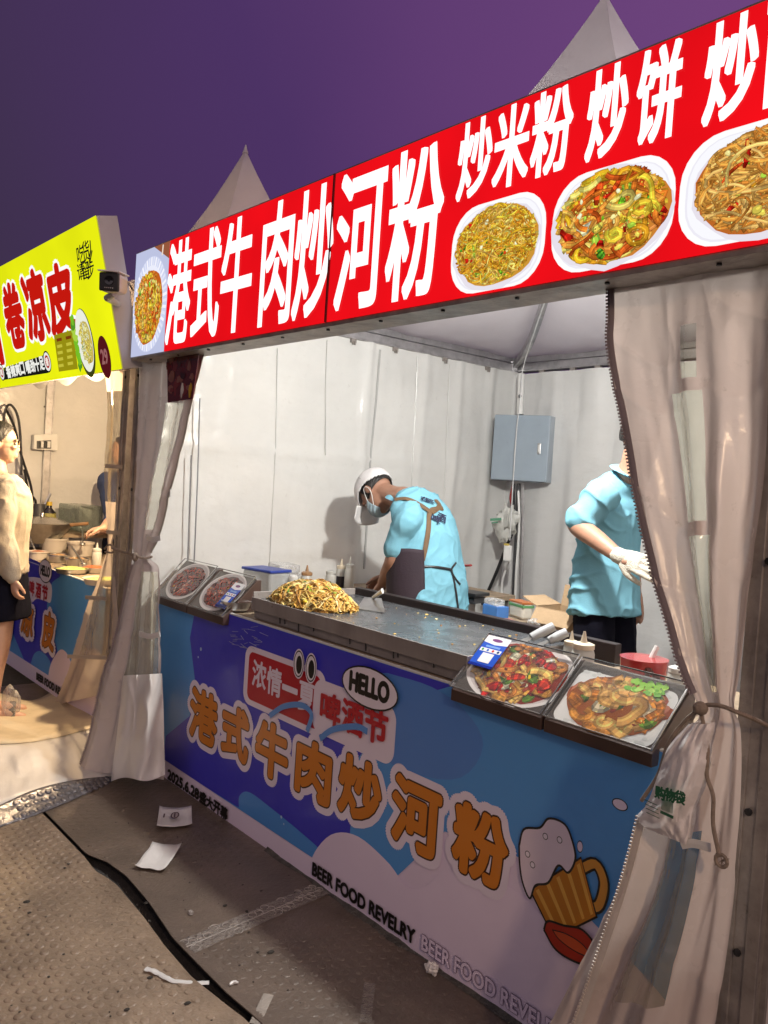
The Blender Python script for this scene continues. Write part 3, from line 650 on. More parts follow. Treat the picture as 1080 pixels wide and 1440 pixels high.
# ---------------------------------------------------------------- red light-box sign
F_RS = Frame((0, 1.58, 0), (1, 0, 0), (0, 0, 1))
rs = thing('shop_sign', 'long red backlit sign with white characters and plates of noodles over the stall', 'sign', (-2.2, 1.64, 1.95))
RED = lin(236, 14, 24)
SX0, SX1, SZ0, SZ1 = -3.75, -0.60, 1.962, 2.435
mb = MB(); mb.box(SX0, SX1, 1.586, 1.68, SZ0 + .004, SZ1 - .004); new('casing', mb, ALU, rs, bevel=.003)
mb = MB(); mb.box(SX0, SX1, 1.583, 1.70, SZ0 - .014, SZ0 + .002); mb.box(SX0, SX1, 1.583, 1.69, SZ1 - .002, SZ1 + .006); new('trim', mb, ALUD, rs)
for x in np.arange(SX0 + .15, SX1, .27): new('rivet', MB().lathe((x, 1.61, SZ0 - .019), [(.006, 0), (.006, .006)], n=8), BLACK, rs)
XJ = -2.222
def face(x0, x1, m, wr):
    fn = lambda u, v: (x0 + (x1 - x0) * u, 1.58 + .0010 * wr * nz(u * 7, v * 5) - .0015 * wr * max(0, nz(u * 5 + 3, v * 4, 2)), SZ0 + (SZ1 - SZ0) * v)
    return new('face_panel', MB().grid(fn, 40, 10), m, rs, smooth=True)
face(-3.405, XJ - .003, emit_face('backlit_red', RED, 1.0), 1.0); face(XJ + .003, SX1, emit_face('backlit_red', RED, 1.0), .6)
mb = MB(); mb.box(XJ - .003, XJ + .003, 1.574, 1.60, SZ0, SZ1); new('joint_strip', mb, mat('dark_red', (.12, .01, .012), .5), rs)
WHT = emit_face('backlit_white', (1, 1, 1), 1.25, .05)
def ch(s, u0, u1, v0, v1, r=.010, d=.0036, sub=None):
    mb = MB(); write(mb, F_RS, s, u0 + r, u1 - r, v0 + r, v1 - r, d, r, 4)
    return new('character', mb, WHT, rs)
u = lambda x, y: F_RS.px(x, y)[0]
for s, a, b in (('港', -3.40, -3.18), ('式', -3.165, -2.935), ('牛', -2.93, -2.70)[:3], ('肉', -2.64, -2.435), ('炒', -2.425, -2.205), ('河', -2.19, -1.95), ('粉', -1.935, -1.70)):
    ch(s, a, b, 1.985, 2.418, r=.0062)
for s, a, b in (('炒', -1.655, -1.53), ('米', -1.525, -1.405), ('粉', -1.40, -1.275), ('炒', -1.235, -1.125), ('饼', -1.105, -.995), ('炒', -.945, -.833), ('面', -.822, -.71)):
    ch(s, a, b, 2.222, 2.428, r=.0038)
rng = random.Random(11)
GOLD = [lin(228, 160, 40), lin(214, 138, 38), lin(240, 190, 70), lin(196, 120, 34), lin(232, 176, 84)]
ORAN = [lin(222, 120, 40), lin(236, 150, 60), lin(200, 88, 30), lin(240, 176, 80), lin(226, 140, 70)]
YELL = [lin(240, 200, 60), lin(226, 176, 40), lin(246, 216, 110), lin(214, 150, 36)]
BRWN = [lin(214, 146, 62), lin(228, 168, 84), lin(196, 124, 48), lin(236, 184, 104)]
GREEN = [lin(120, 190, 40), lin(80, 150, 40), lin(170, 210, 70)]; REDS = [lin(214, 40, 24), lin(190, 30, 20), lin(230, 80, 30)]
CREAMC = [lin(246, 232, 150), lin(240, 240, 190), lin(236, 214, 90)]
# photograph at the left end
pr = Print(F_RS, .001); pr.poly([(SX0, SZ0), (-3.405, SZ0), (-3.405, SZ1), (SX0, SZ1)], lin(190, 196, 226))
pr.poly([(-3.56, SZ1), (-3.405, SZ1), (-3.405, 2.36)], lin(150, 88, 60)); pr.line([(-3.47, 2.43), (-3.475, 2.385)], .012, lin(240, 220, 200))
uc, vc = -3.578, 2.185
pr.oval(uc, vc, .176, .212, lin(206, 212, 240), n=44)
for k in range(44):
    a = 2 * math.pi * k / 44; pr.line([(uc + .135 * math.cos(a), vc + .17 * math.sin(a)), (uc + .172 * math.cos(a), vc + .208 * math.sin(a))], .013, lin(246, 246, 255) if k % 2 else lin(226, 230, 248))
pr.oval(uc, vc, .138, .172, lin(236, 238, 252))
noodles(pr, uc - .006, vc - .012, .142, .168, 230, .013, ORAN + YELL, rng, 3.2, .55, (('strip', 22, YELL), ('blob', 26, CREAMC + ORAN), ('blob', 8, GREEN)), base=lin(196, 96, 30))
new('printed_photo', pr.mb, PEMIT, rs)
def plate(u0, u1, v0, v1, pal, n, w, extras, rr, curl, ln, base, seed, off=(0, 0), k=.80, sq=.09):
    rg = random.Random(seed); pr = Print(F_RS, .003); pr.rrect(u0, u1, v0, v1, sq, lin(255, 255, 255))
    cu, cv = (u0 + u1) / 2 + off[0], (v0 + v1) / 2 + off[1]; a, b = (u1 - u0) / 2, (v1 - v0) / 2
    pr.rrect(u0 + a * .09, u1 - a * .07, v0 + b * .06, v1 - b * .10, sq * .95, lin(238, 236, 246)); pr.rrect(u0 + a * .12, u1 - a * .10, v0 + b * .10, v1 - b * .12, sq * .9, lin(250, 250, 255))
    pr.oval(cu - a * .02, cv - b * .04, a * k * 1.04, b * k * 1.04, lin(232, 226, 236), wob=.1, seed=seed)
    noodles(pr, cu, cv, a * k, b * k, n, w, pal, rg, curl, ln, extras, base=base)
    return new('printed_photo', pr.mb, PEMIT, rs)
plate(-1.656, -1.335, 1.968, 2.198, GOLD + YELL, 420, .0042, (('strip', 14, GREEN), ('blob', 26, CREAMC + YELL), ('blob', 8, REDS)), 0, 4.5, .7, lin(206, 150, 56), 3, k=.91)
plate(-1.315, -.992, 1.972, 2.200, ORAN + YELL, 150, .0125, (('strip', 26, REDS + CREAMC), ('strip', 10, GREEN), ('blob', 24, CREAMC), ('blob', 10, GREEN)), 0, 2.2, 1.0, lin(206, 130, 50), 5, k=.94)
plate(-.982, -.66, 1.974, 2.202, BRWN, 230, .0070, (('blob', 22, GREEN + CREAMC), ('strip', 14, REDS + YELL), ('blob', 12, YELL)), 0, 1.8, 1.4, lin(190, 104, 40), 8, off=(.02, 0), k=.92)

# red poster strip under the sign
mb = MB(); a, b, c, d = [onY(x, y, 1.645) for x, y in ((235, 497), (281, 489), (274, 560), (236, 566))]
fr = Frame((0, 1.645, 0), (1, 0, 0), (0, 0, 1)); pr = Print(fr, .0, 1e-4); pr.poly([fr.px(x, y) for x, y in ((236, 566), (271, 561), (281, 489), (235, 497))], lin(96, 20, 34))
rg = random.Random(4)
for k in range(26):
    x, y = rg.uniform(238, 270), rg.uniform(500, 552); q = fr.px(x, y); pr.oval(q[0], q[1], rg.uniform(.01, .03), rg.uniform(.01, .03), rg.choice([lin(60, 12, 22), lin(140, 90, 80), lin(120, 40, 44), lin(80, 16, 30)]), n=10, wob=.6, seed=k)
q = fr.px(257, 548); pr.text('湯', q[0] - .03, q[0], q[1] - .03, q[1] + .04, lin(220, 215, 210)) if False else pr.oval(q[0], q[1], .014, .03, lin(225, 220, 215), n=10, wob=.5)
q = fr.px(268, 548); pr.oval(q[0], q[1], .012, .03, lin(200, 160, 40), n=10, wob=.6, seed=4)
new('hanging_poster', pr.mb, PGLOSS, label='dark red poster strip hanging under the left end of the red sign', cat='poster', thick=.0015)

# ---------------------------------------------------------------- yellow light-box sign
yb, yt = np.array((-3.77, 1.55, 1.906)), np.array((-3.77, 1.39, 2.568))
F_YS = Frame(yb * (0, 1, 1), (1, 0, 0), yt - yb); VH = float(np.linalg.norm(yt - yb))
ys = thing('shop_sign', 'yellow backlit sign with red characters, leaning over the neighbouring stall', 'sign', (-5.2, 1.55, 1.9))
YX0, YX1 = -6.9, -3.77; th = .10
mb = MB(); mb.add([F_YS.pt(a, b, d) for d in (-.004, -th) for a, b in ((YX0, 0), (YX1, 0), (YX1, VH), (YX0, VH))], [(0, 1, 2, 3), (7, 6, 5, 4), (0, 4, 5, 1), (1, 5, 6, 2), (2, 6, 7, 3), (3, 7, 4, 0)])
new('casing', mb, mat('sign_side', (.62, .58, .58), .45, var=.1), ys, bevel=.002)
YEL = lin(234, 238, 18)
new('face_panel', MB().grid(lambda u, v: F_YS.pt(YX0 + (YX1 - YX0) * u, VH * v, .001), 20, 6), emit_face('backlit_yellow', YEL, 1.0, .08), ys)
def yrow(s, x0, x1, yt_, yb_, cols, rs_, name='character'):
    # pixel rectangle of one brush character: left, right, then top and bottom on its middle line
    xm = (x0 + x1) / 2; a, b = F_YS.px(x0, (yt_ + yb_) / 2)[0], F_YS.px(x1, (yt_ + yb_) / 2)[0]; v1, v0 = F_YS.px(xm, yt_)[1], F_YS.px(xm, yb_)[1]
    mb = MB()
    for i, (c, r) in enumerate(zip(cols, rs_)): write(mb, F_YS, s, a, b, v0, v1, .004 + .001 * i, r, 12, c, slant=.02)
    return new(name, mb, PEMIT, ys)
RB = lin(196, 24, 14); W1 = (1, 1, 1)
yrow('面', -42, 3, 430, 515, (W1, RB), (.034, .017))
yrow('卷', 8, 33, 398, 488, (W1, RB), (.036, .018)); yrow('凉', 36, 66, 380, 478, (W1, RB), (.036, .018)); yrow('皮', 68, 105, 372, 468, (W1, RB), (.036, .018))
pr = Print(F_YS, .008, 1e-4); BK = lin(24, 24, 22)
pr.line([(129, 338), (130, 352), (128, 362)], .012, BK, px=True); pr.line([(132, 352), (129, 368)], .010, BK, px=True)
for i, s in enumerate('吃货'):
    x = (113, 121, 128)[i]; q0, q1 = F_YS.px(x, 372 - i * 2), F_YS.px(x + 7, 352 - i * 6); pr.text(s, q0[0], q1[0], q0[1], q1[1] + .03, BK, .0008, slant=.012)
for i, s in enumerate('请留步'):
    x = (114, 121, 128)[i]; q0, q1 = F_YS.px(x, 395 - i * 1), F_YS.px(x + 7, 374 - i * 2); pr.text(s, q0[0], q1[0], q0[1], q1[1] + .02, BK, .0008, slant=.012)
q = [(9, 517), (9, 534), (72, 524), (72, 497)]
pr.poly([(x, y) for x, y in q], BK, px=True)
for i, s in enumerate('香辣爽口嚼劲十足'):
    x = 13 + i * 6.7 + (2 if i > 3 else 0); a, b = F_YS.px(x, 525 - i * 1.8), F_YS.px(x + 6.0, 525 - i * 1.8); v = a[1] + .006
    pr.text(s, a[0], b[0], v - .034, v + .034, lin(240, 240, 232), .0035)
for (x, y, rv) in ((8, 523, .052), (73, 508, .058)):
    a = F_YS.px(x, y); pr.oval(a[0], a[1], rv, rv, BK); pr.oval(a[0], a[1], rv * .86, rv * .86, lin(236, 236, 230)); pr.oval(a[0], a[1], rv * .6, rv * .6, lin(170, 26, 26)); pr.text('味' if x < 20 else '香', a[0] - rv * .36, a[0] + rv * .36, a[1] - rv * .36, a[1] + rv * .36, lin(240, 226, 216), .003)
pr.poly([(83, 471), (110, 463), (117, 518), (90, 522)], lin(150, 142, 18), px=True)
for j in range(5):
    for i in range(2):
        a = F_YS.px(87 + j * .7 + i * 13, 478 + j * 9 - i * 3); pr.line([(a[0], a[1]), (a[0] + .075, a[1])], .015, lin(120, 60, 14) if j == 0 else lin(196, 190, 60))
# plate of cold noodles
a = F_YS.px(128, 482); pr.oval(a[0], a[1], .105, .165, lin(60, 66, 24)); pr.oval(a[0] - .005, a[1] + .012, .098, .150, lin(236, 238, 224))
noodles(pr, a[0] + .02, a[1] + .0, .07, .105, 70, .010, CREAMC + [lin(220, 190, 90)], random.Random(2), 3, .6, (('blob', 8, GREEN),), base=lin(200, 180, 90))
for k in range(9): pr.oval(a[0] - .075 + .03 * nz(k, 1), a[1] - .10 + .028 * k, .03, .026, random.Random(k).choice(GREEN), n=10, wob=.6, seed=k)
a = F_YS.px(160, 501); pr.oval(a[0], a[1], .068, .098, lin(82, 20, 26)); pr.text('29', a[0] - .036, a[0] + .036, a[1] - .03, a[1] + .035, lin(150, 96, 96), .003)
new('printed_graphics', pr.mb, PEMIT, ys)

# security camera on a stick beside the yellow sign
c = onY(155, 397, 1.36); sc = thing('security_camera', 'white bullet security camera with a black front beside the yellow sign', 'camera', c)
fwd = np.array((.78, -.60, -.12)); fwd /= np.linalg.norm(fwd)
M = np.array(Vector(fwd).to_track_quat('Y', 'Z').to_matrix())
new('body', MB().obox(c - fwd * .055, (.088, .13, .080), M=M), mat('camera_shell', (.62, .56, .50), .4, var=.1), sc, bevel=.018)
new('front_plate', MB().obox(c + fwd * .012, (.084, .012, .076), M=M), BLACK, sc, bevel=.010)
new('lens', MB().lathe(c + fwd * .018 + M[:, 2] * .006, [(.020, 0), (.018, .004), (.006, .002)], n=20, axis=fwd), mat('lens_glass', (.01, .01, .012), .08, spec=.8), sc)
mb = MB()
for k in range(5): mb.ell(c + fwd * .019 - M[:, 2] * .024 + M[:, 0] * (.008 * (k - 2)), (.002, .002, .002), n=6, m=4)
new('indicator', mb, WHITEP, sc)
new('sunshield', MB().obox(c - fwd * .05 + M[:, 2] * .044, (.092, .16, .006), M=M), WHITEP, sc, bevel=.003)
p1, p2 = onY(151, 419, 1.40), onY(176, 433, 1.60)
new('arm', MB().tube([c - fwd * .07 - M[:, 2] * .04, p1, p2, onY(186, 441, 1.70)], [.014, .016, .013, .013], 10), WHITEP, sc, smooth=True)
new('cable', MB().tube(spline([c - fwd * .12, onY(178, 396, 1.5), onY(187, 408, 1.66)], 8), .004, 6), CORD, sc)
mb = MB(); mb.tube(spline([onY(170, 441, 1.6), onY(178, 436, 1.62), onY(190, 430, 1.70)], 8), .004, 6); mb.tube(spline([onY(174, 437, 1.6), onY(182, 446, 1.62), onY(190, 436, 1.70)], 8), .003, 6)
new('loose_wire', mb, CORD, sc)
# ---------------------------------------------------------------- counters with printed banners
YC = 1.805; ZC = .868
F_B = Frame((0, YC, 0), (1, 0, 0), (0, 0, 1))
WOOD = mat('table_board', (.33, .25, .17), .6, var=.25, vs=7, bump=.1, bs=30, stretch=(1, 6, 6), dirt=.4)
BLUE1, BLUE2, BLUE3, LIL = lin(66, 64, 196), lin(86, 156, 224), lin(28, 44, 190), lin(234, 220, 240)
ORG1, ORG2 = lin(212, 128, 34), lin(60, 30, 14)
ct = thing('counter', 'long blue printed counter of the noodle stall with orange characters', 'counter', (-2.3, 2.1, 0))
CX0, CX1 = -3.80, -.86
mb = MB(); mb.box(CX0, CX1, YC + .012, 2.62, ZC - .03, ZC - .002); new('tabletop', mb, WOOD, ct, bevel=.004)
mb = MB(); mb.grid(lambda u, v: (CX0 + (CX1 - CX0) * u, YC + .002 * nz(u * 9, v * 3), .004 + (ZC - .004) * v), 40, 10); new('banner', mb, mat('banner_white', LIL, .4, var=.05, coat=.15), ct)
mb = MB(); mb.box(CX0, CX1, YC - .003, YC + .010, ZC - .004, ZC + .001); new('edge_strip', mb, WHITEP, ct)
for x in (CX0 + .03, CX1 - .03):
    for y in (YC + .06, 2.58):
        new('leg', MB().box(x - .02, x + .02, y - .02, y + .02, 0, ZC - .03), ALUD, ct)
mb = MB(); mb.box(CX0 + .002, CX0 + .012, YC + .012, 2.6, .01, ZC - .03); new('side_panel', mb, mat('side_board', (.5, .48, .5), .6), ct)
mb = MB(); mb.box(CX1 - .012, CX1 - .002, YC + .012, 2.6, .01, ZC - .03); new('side_panel', mb, mat('side_board', (.5, .48, .5), .6), ct)
def px(pts): return [F_B.px(*p) for p in pts]
def clampz(pts): return [(max(CX0, min(CX1, a)), max(.005, min(ZC - .004, b))) for a, b in pts]
pr = Print(F_B, .003, 1e-4)
# blue fields
pr.poly([(CX0, .085), (-2.15, .085), (-1.95, .20), (-1.75, .42), (-1.40, .46), (-1.05, .32), (CX1, .22), (CX1, ZC - .005), (CX0, ZC - .005)], BLUE2)
blob = [(-3.44, .085), (-3.20, .085), (-2.95, .09), (-2.70, .10), (-2.45, .105), (-2.30, .14), (-2.20, .20), (-2.20, .30), (-2.20, .50), (-2.02, .70), (-1.90, .80), (-1.76, ZC - .006), (-3.40, ZC - .006), (-3.44, .7), (-3.36, .5), (-3.40, .35), (-3.62, .2), (-3.64, .085)]
pr.poly(blob, BLUE1)
pr.poly([tuple(p) for p in spline([(-2.06, .836), (-2.20, .80), (-2.30, .72), (-2.26, .62), (-2.1, .56), (-1.9, .55), (-1.7, .60), (-1.62, .72), (-1.70, .80), (-1.85, .838), (-2.06, .836)], 40)][:-1], lin(88, 140, 214))
pr.poly([tuple(p) for p in spline([(-2.93, .088), (-2.93, .14), (-2.86, .178), (-2.7, .17), (-2.5, .15), (-2.36, .13), (-2.3, .10), (-2.35, .088)], 30)], lin(84, 150, 222))
pr.poly([tuple(p) for p in spline([(-2.42, .004), (-2.40, .10), (-2.30, .21), (-2.16, .255), (-2.0, .23), (-1.9, .19), (-1.82, .22), (-1.72, .31), (-1.5, .36), (-1.3, .30), (-1.1, .17), (-.95, .12), (CX1, .12), (CX1, .004)], 60)], LIL)
pr.poly([(CX0, .004), (CX1, .004), (CX1, .084), (CX0, .084)], LIL)
for (a, b, r) in ((-2.62, .16, .006), (-2.60, .14, .004), (-3.33, .67, .008), (-3.35, .63, .005)): pr.oval(a, b, r, r, lin(190, 214, 240))
# bubbles and splashes at the right
for (x, y, ru, rv) in ((873, 1131, .020, .012), (817, 1190, .008, .013), (787, 1156, .006, .006)): a = F_B.px(x, y); pr.oval(a[0], a[1], ru * 1.15, rv * 1.2, BK); pr.oval(a[0], a[1], ru, rv, LIL)
# headline in red box
HW = lin(236, 226, 240)
R1 = lin(186, 26, 44)
pr.rrect(-2.95, -2.39, .525, .765, .05, HW); pr.rrect(-2.92, -2.42, .548, .742, .03, R1)
pr.rrect(-2.46, -2.0, .54, .735, .05, HW)
for k, s in enumerate('浓情一夏'):
    u0 = -2.885 + k * .112; z0 = .61 - k * .004; pr.text(s, u0, u0 + .10, z0 if s != '一' else z0 + .045, z0 + .105 if s != '一' else z0 + .062, HW, .003)
for k, s in enumerate('啤酒节'):
    u0 = -2.405 + k * .128; pr.text(s, u0, u0 + .115, .590 + k * .004, .698 + k * .004, R1, .0045)
# wave strokes under the headline
for pts in (((383, 1006), (403, 993), (428, 991), (442, 1004), (436, 1028)), ((454, 1038), (473, 1025), (505, 1021), (521, 1028))):
    pr.line(spline([np.array(F_B.px(*p)) for p in pts], 24), .022, lin(92, 150, 220))
for a in (-2.555, -2.475):
    pr.oval(a, .765, .036, .056, HW); pr.oval(a, .765, .032, .050, BK); pr.oval(a, .765, .028, .045, lin(236, 232, 238)); pr.oval(a + .003, .762, .019, .034, BK)
pr.oval(-2.137, .770, .150, .070, BK, rot=.0); pr.oval(-2.137, .770, .144, .064, lin(238, 230, 240))
pr.text('HELLO', -2.24, -2.035, .742, .806, BK, .005)
new('printed_graphics', pr.mb, PCOL, ct)
# main characters: white halo, dark outline, orange fill
for s, a, b, z0, z1 in (('港', -3.40, -3.135, .262, .503), ('式', -3.108, -2.875, .270, .500), ('牛', -2.835, -2.59, .275, .505), ('肉', -2.55, -2.315, .285, .510), ('炒', -2.285, -2.04, .300, .528), ('河', -2.0, -1.76, .305, .540), ('粉', -1.72, -1.49, .322, .545)):
    r = .0155; mb = MB()
    write(mb, F_B, s, a + r, b - r, z0 + r, z1 - r, .0115, .040, 28, HW); write(mb, F_B, s, a + r, b - r, z0 + r, z1 - r, .0122, .026, 16, HW)
    write(mb, F_B, s, a + r, b - r, z0 + r, z1 - r, .0130, .0150, 16, ORG2); write(mb, F_B, s, a + r, b - r, z0 + r, z1 - r, .0138, .0098, 16, ORG1); write(mb, F_B, s, a + r, b - r, z0 + r, z1 - r, .0144, .005, 8, ORG1)
    mb.v = [(x, YC - (YC - y) * .45, z) for x, y, z in mb.v]
    new('character', mb, PCOL, ct)
pr = Print(F_B, .0098, 4e-5)
pr.text('2025.6.28', -3.565, -3.26, .014, .058, BK, .0035)
for k, s in enumerate('盛大开幕'): pr.text(s, -3.25 + k * .063, -3.192 + k * .063, .012, .060, BK, .003)
new('printed_line', pr.mb, PCOL, ct); pr = Print(F_B, .0098, 4e-5)
def words(t, u0, u1, v0, v1, col, r):
    pr.text(t, u0, u1, v0, v1, col, r)
words('BEER FOOD REVELRY', -2.392, -1.842, .030, .075, BK, .0028)
new('printed_line', pr.mb, PCOL, ct); pr = Print(F_B, .0098, 4e-5)
words('BEER FOOD REVELRY', -1.808, -1.258, .032, .078, lin(120, 104, 130), .0036); words('BEER FOOD REVELRY', -1.808, -1.258, .032, .078, LIL, .0016)
new('printed_line', pr.mb, PCOL, ct)
# plain glass of beer with foam, printed at the right end
pr = Print(F_B, .0085, 6e-5)
G0 = px([(760, 1240), (800, 1195), (845, 1290), (815, 1330)])
def opoly(pts, col, w=.006):
    P = [tuple(p) for p in spline([np.array(F_B.px(*p)) for p in pts + pts[:1]], 6 * len(pts))]; pr.poly(P[:-1], col); pr.line(P, w, BK)
def spoly(pts, col, w=.006): P = [F_B.px(*p) for p in pts]; pr.poly(P, col); pr.line(P + P[:1], w, BK)
pr.line(spline([np.array(F_B.px(*p)) for p in ((818, 1222), (840, 1214), (852, 1240), (846, 1270), (834, 1276))], 20), .034, BK); pr.line(spline([np.array(F_B.px(*p)) for p in ((818, 1222), (840, 1214), (852, 1240), (846, 1270), (834, 1276))], 20), .022, lin(214, 150, 60))
spoly([(748, 1250), (820, 1205), (842, 1288), (782, 1318)], lin(196, 124, 30))
for k in range(5):
    a, b = k / 5 + .06, k / 5 + .12; q = lambda t, e: (748 + 72 * t + (34 if e else 4) - 12 * t * e, 1250 - 45 * t + (62 if e else 4) + 16 * t * e * .9)
    pr.poly([q(a, 0), q(b, 0), q(b, 1), q(a, 1)], lin(232, 176, 76), px=True)
opoly([(733, 1188), (740, 1165), (762, 1163), (775, 1150), (797, 1158), (808, 1182), (812, 1207), (802, 1226), (788, 1216), (774, 1240), (756, 1244), (748, 1262), (738, 1240), (734, 1215)], lin(228, 214, 226))
for x, y in ((745, 1200), (752, 1215), (790, 1180), (770, 1175)): a = F_B.px(x, y); pr.oval(a[0], a[1], .009, .009, BK); pr.oval(a[0], a[1], .007, .007, lin(240, 232, 240))
opoly([(768, 1306), (774, 1294), (796, 1300), (822, 1306), (842, 1332), (838, 1354), (815, 1352), (785, 1334)], lin(176, 44, 22))
opoly([(780, 1306), (800, 1312), (822, 1326), (834, 1344), (812, 1336), (790, 1320)], lin(206, 84, 40), .003)
new('printed_drink', pr.mb, PCOL, ct)
# adhesive film scuffs on the banner
mb = MB(); rg = random.Random(6)
for k in range(26):
    x, y = rg.uniform(322, 366), rg.uniform(882, 912); p, q = onY(x, y, YC - .008), onY(x + rg.uniform(3, 12), y + rg.uniform(-2, 6), YC - .008); mb.bar(p, q, .0012, .0012)
new('tape_scuff', mb, mat('scuff', (.5, .52, .6), .3), ct)
# ridge of grey dust and debris below the banner
mb = MB(); mb.grid(lambda u, v: (-2.7 + 1.5 * u, YC + .012 - .055 * v * (.6 + .5 * nz(u * 9, 3)), .004 + .014 * (1 - v) * (1 + nz(u * 20, v * 3))), 50, 4)
new('dust_ridge', mb, mat('dust', (.10, .095, .085), .9, var=.5, vs=30, bump=.6, bs=90), label='line of grey dust along the foot of the blue counter', cat='dust', kind='stuff')

# neighbour's counter
F_B2 = F_B
yc_ = thing('counter', 'blue printed counter of the neighbouring stall, loaded with food trays', 'counter', (-5.6, 2.0, 0))
EX0, EX1, ZY = -6.75, -4.44, .79
mb = MB(); mb.box(EX0, EX1, YC + .012, 2.5, ZY - .03, ZY - .003); new('tabletop', mb, WOOD, yc_)
mb = MB(); mb.grid(lambda u, v: (EX0 + (EX1 - EX0) * u, YC, .03 + (ZY - .03) * v), 20, 6); new('banner', mb, MATS['banner_white'], yc_)
mb = MB(); mb.box(EX0, EX1, YC - .003, YC + .010, ZY - .004, ZY + .001); new('edge_strip', mb, WHITEP, yc_)
for x in (EX0 + .05, EX1 - .05): new('leg', MB().box(x - .02, x + .02, 2.4, 2.44, 0, ZY - .03), ALUD, yc_); new('leg', MB().box(x - .02, x + .02, YC + .04, YC + .08, 0, ZY - .03), ALUD, yc_)
pr = Print(F_B, .002, 1e-4)
pr.poly([(EX0, .12), (EX1, .12), (EX1, ZY - .005), (EX0, ZY - .005)], BLUE2)
pr.poly([tuple(p) for p in spline([(-5.75, .13), (-5.4, .12), (-5.2, .20), (-5.14, .32), (-5.3, .42), (-5.36, .55), (-5.30, .70), (-5.2, ZY - .006), (-6.2, ZY - .006), (-6.3, .4)], 40)], BLUE1)
pr.poly([tuple(p) for p in spline([(-5.62, .12), (-5.55, .21), (-5.42, .25), (-5.25, .22), (-5.18, .12)], 20)], lin(84, 150, 222))
pr.poly([tuple(p) for p in spline([(-5.28, .05), (-5.24, .20), (-5.10, .32), (-4.98, .33), (-4.86, .28), (-4.78, .36), (-4.66, .42), (EX1, .40), (EX1, .05)], 40)], LIL)
pr.poly([(EX0, .03), (EX1, .03), (EX1, .13), (EX0, .13)], LIL)
pr.poly([tuple(p) for p in spline([np.array(F_B.px(*p)) for p in ((34, 812), (52, 812), (72, 820), (72, 846), (64, 845), (52, 842), (44, 848), (34, 842), (34, 812))], 30)][:-1], HW)
for k, s in enumerate('啤酒节'):
    a = F_B.px(42 + k * 9.3, 825 + k * 3.4); pr.text(s, a[0] + .0, a[0] + .10, a[1] - .05, a[1] + .045, R1, .004)
a = F_B.px(65, 803); pr.oval(a[0], a[1], .125, .075, BK); pr.oval(a[0], a[1], .118, .069, lin(238, 230, 240)); pr.text('HELLO', a[0] - .085, a[0] + .085, a[1] - .03, a[1] + .03, BK, .0045)
words2 = F_B.px(40, 943); words3 = F_B.px(75, 968)
pr.text('BEER FOOD REVELRY', -5.47, -4.86, .062, .105, BK, .0035)
new('printed_graphics', pr.mb, PCOL, yc_)
for s, x0, x1, y0, y1 in (('筋', -2, 20, 835, 890), ('凉', 33, 49, 850, 893), ('皮', 63, 79, 862, 912)):
    a, b = F_B.px(x0, (y0 + y1) / 2)[0], F_B.px(x1, (y0 + y1) / 2)[0]; v1, v0 = F_B.px((x0 + x1) / 2, y0)[1], F_B.px((x0 + x1) / 2, y1)[1]; mb = MB()
    write(mb, F_B, s, a, b, v0, v1, .0115, .045, 14, HW); write(mb, F_B, s, a, b, v0, v1, .0125, .015, 12, ORG2); write(mb, F_B, s, a, b, v0, v1, .013, .010, 12, ORG1); new('character', mb, PCOL, yc_)
# ---------------------------------------------------------------- curtains
def curtain(label, rows, folds, windows, m, film, group=None, nu=90, nv=150, ph=0.0, sharp=1.0, bands=()):
    # rows: left pixel, right pixel, depth left, depth right, fold depth
    K = np.array([[a[0], a[1], b[0], b[1], yl, yr, am] for a, b, yl, yr, am in rows], float); Q = np.array(spline(list(K), nv))
    def px_(u, v):
        r = Q[min(nv, max(0, int(round(v * nv))))]; return r[0] + (r[2] - r[0]) * u, r[1] + (r[3] - r[1]) * u, r[4] + (r[5] - r[4]) * u, r[6]
    def fn(u, v):
        x, y, Y, am = px_(u, v); p = onY(x, y, Y)
        w = u + .05 * nz(u * 3 + ph, v * 2.5)
        f = math.sin(2 * math.pi * (folds * w + ph)) + .45 * math.sin(2 * math.pi * (folds * 2.3 * w + 1.7 * ph + .4 * v)) + .8 * nz(u * 5 + ph, v * 3.5) + .35 * nz(u * 14, v * 9 + ph)
        cr_ = min(1, .35 + am * 40) * (.010 * (ridge(p[0] * 7 + ph, p[2] * 2.2, ph) - .4) * (.6 + nz(p[0] * 5, p[2] * 3, 4)) + .006 * (ridge(p[0] * 6 + p[2] * 5, p[2] * 6, 7 + ph, 7) - .3))
        p = p + np.array((0, -1, 0)) * (am * f + cr_); p[2] = max(p[2], .004 + .004 * (f + 2)); return tuple(p)
    inw = lambda u, v: any(a <= u <= b and c <= v <= d for a, b, c, d in windows)
    base = onY(*rows[-1][0], rows[-1][4]); base[2] = 0
    t = thing('stall_curtain', label, 'curtain', base, group)
    new('fabric', MB().grid(fn, nu, nv, keep=lambda u, v: not inw(u, v)), m, t, smooth=True, ang=60)
    k = MB().grid(fn, nu, nv, keep=inw)
    if k.f: new('clear_window', k, film, t, smooth=True, ang=60)
    return t, fn, px_
def zipper(parent, path, m, tape=.010, pitch=.0085, side=(1, 0, 0)):
    # woven tape with a row of teeth
    P = [np.array(p) for p in path]; mb = MB(); mb.tube(P, [(.002, tape)] * len(P), 6, side=(0, -1, 0)); z = new('zip_tape', mb, m, parent)
    mb = MB(); acc = 0
    for a, b in zip(P[:-1], P[1:]):
        L = np.linalg.norm(b - a)
        while acc < L: c = a + (b - a) * acc / L; mb.obox(c + np.array((-tape * .9, -.003, 0)), (.0055, .004, .004)); acc += pitch
        acc -= L
    new('zip_teeth', mb, m, z, kind='stuff')
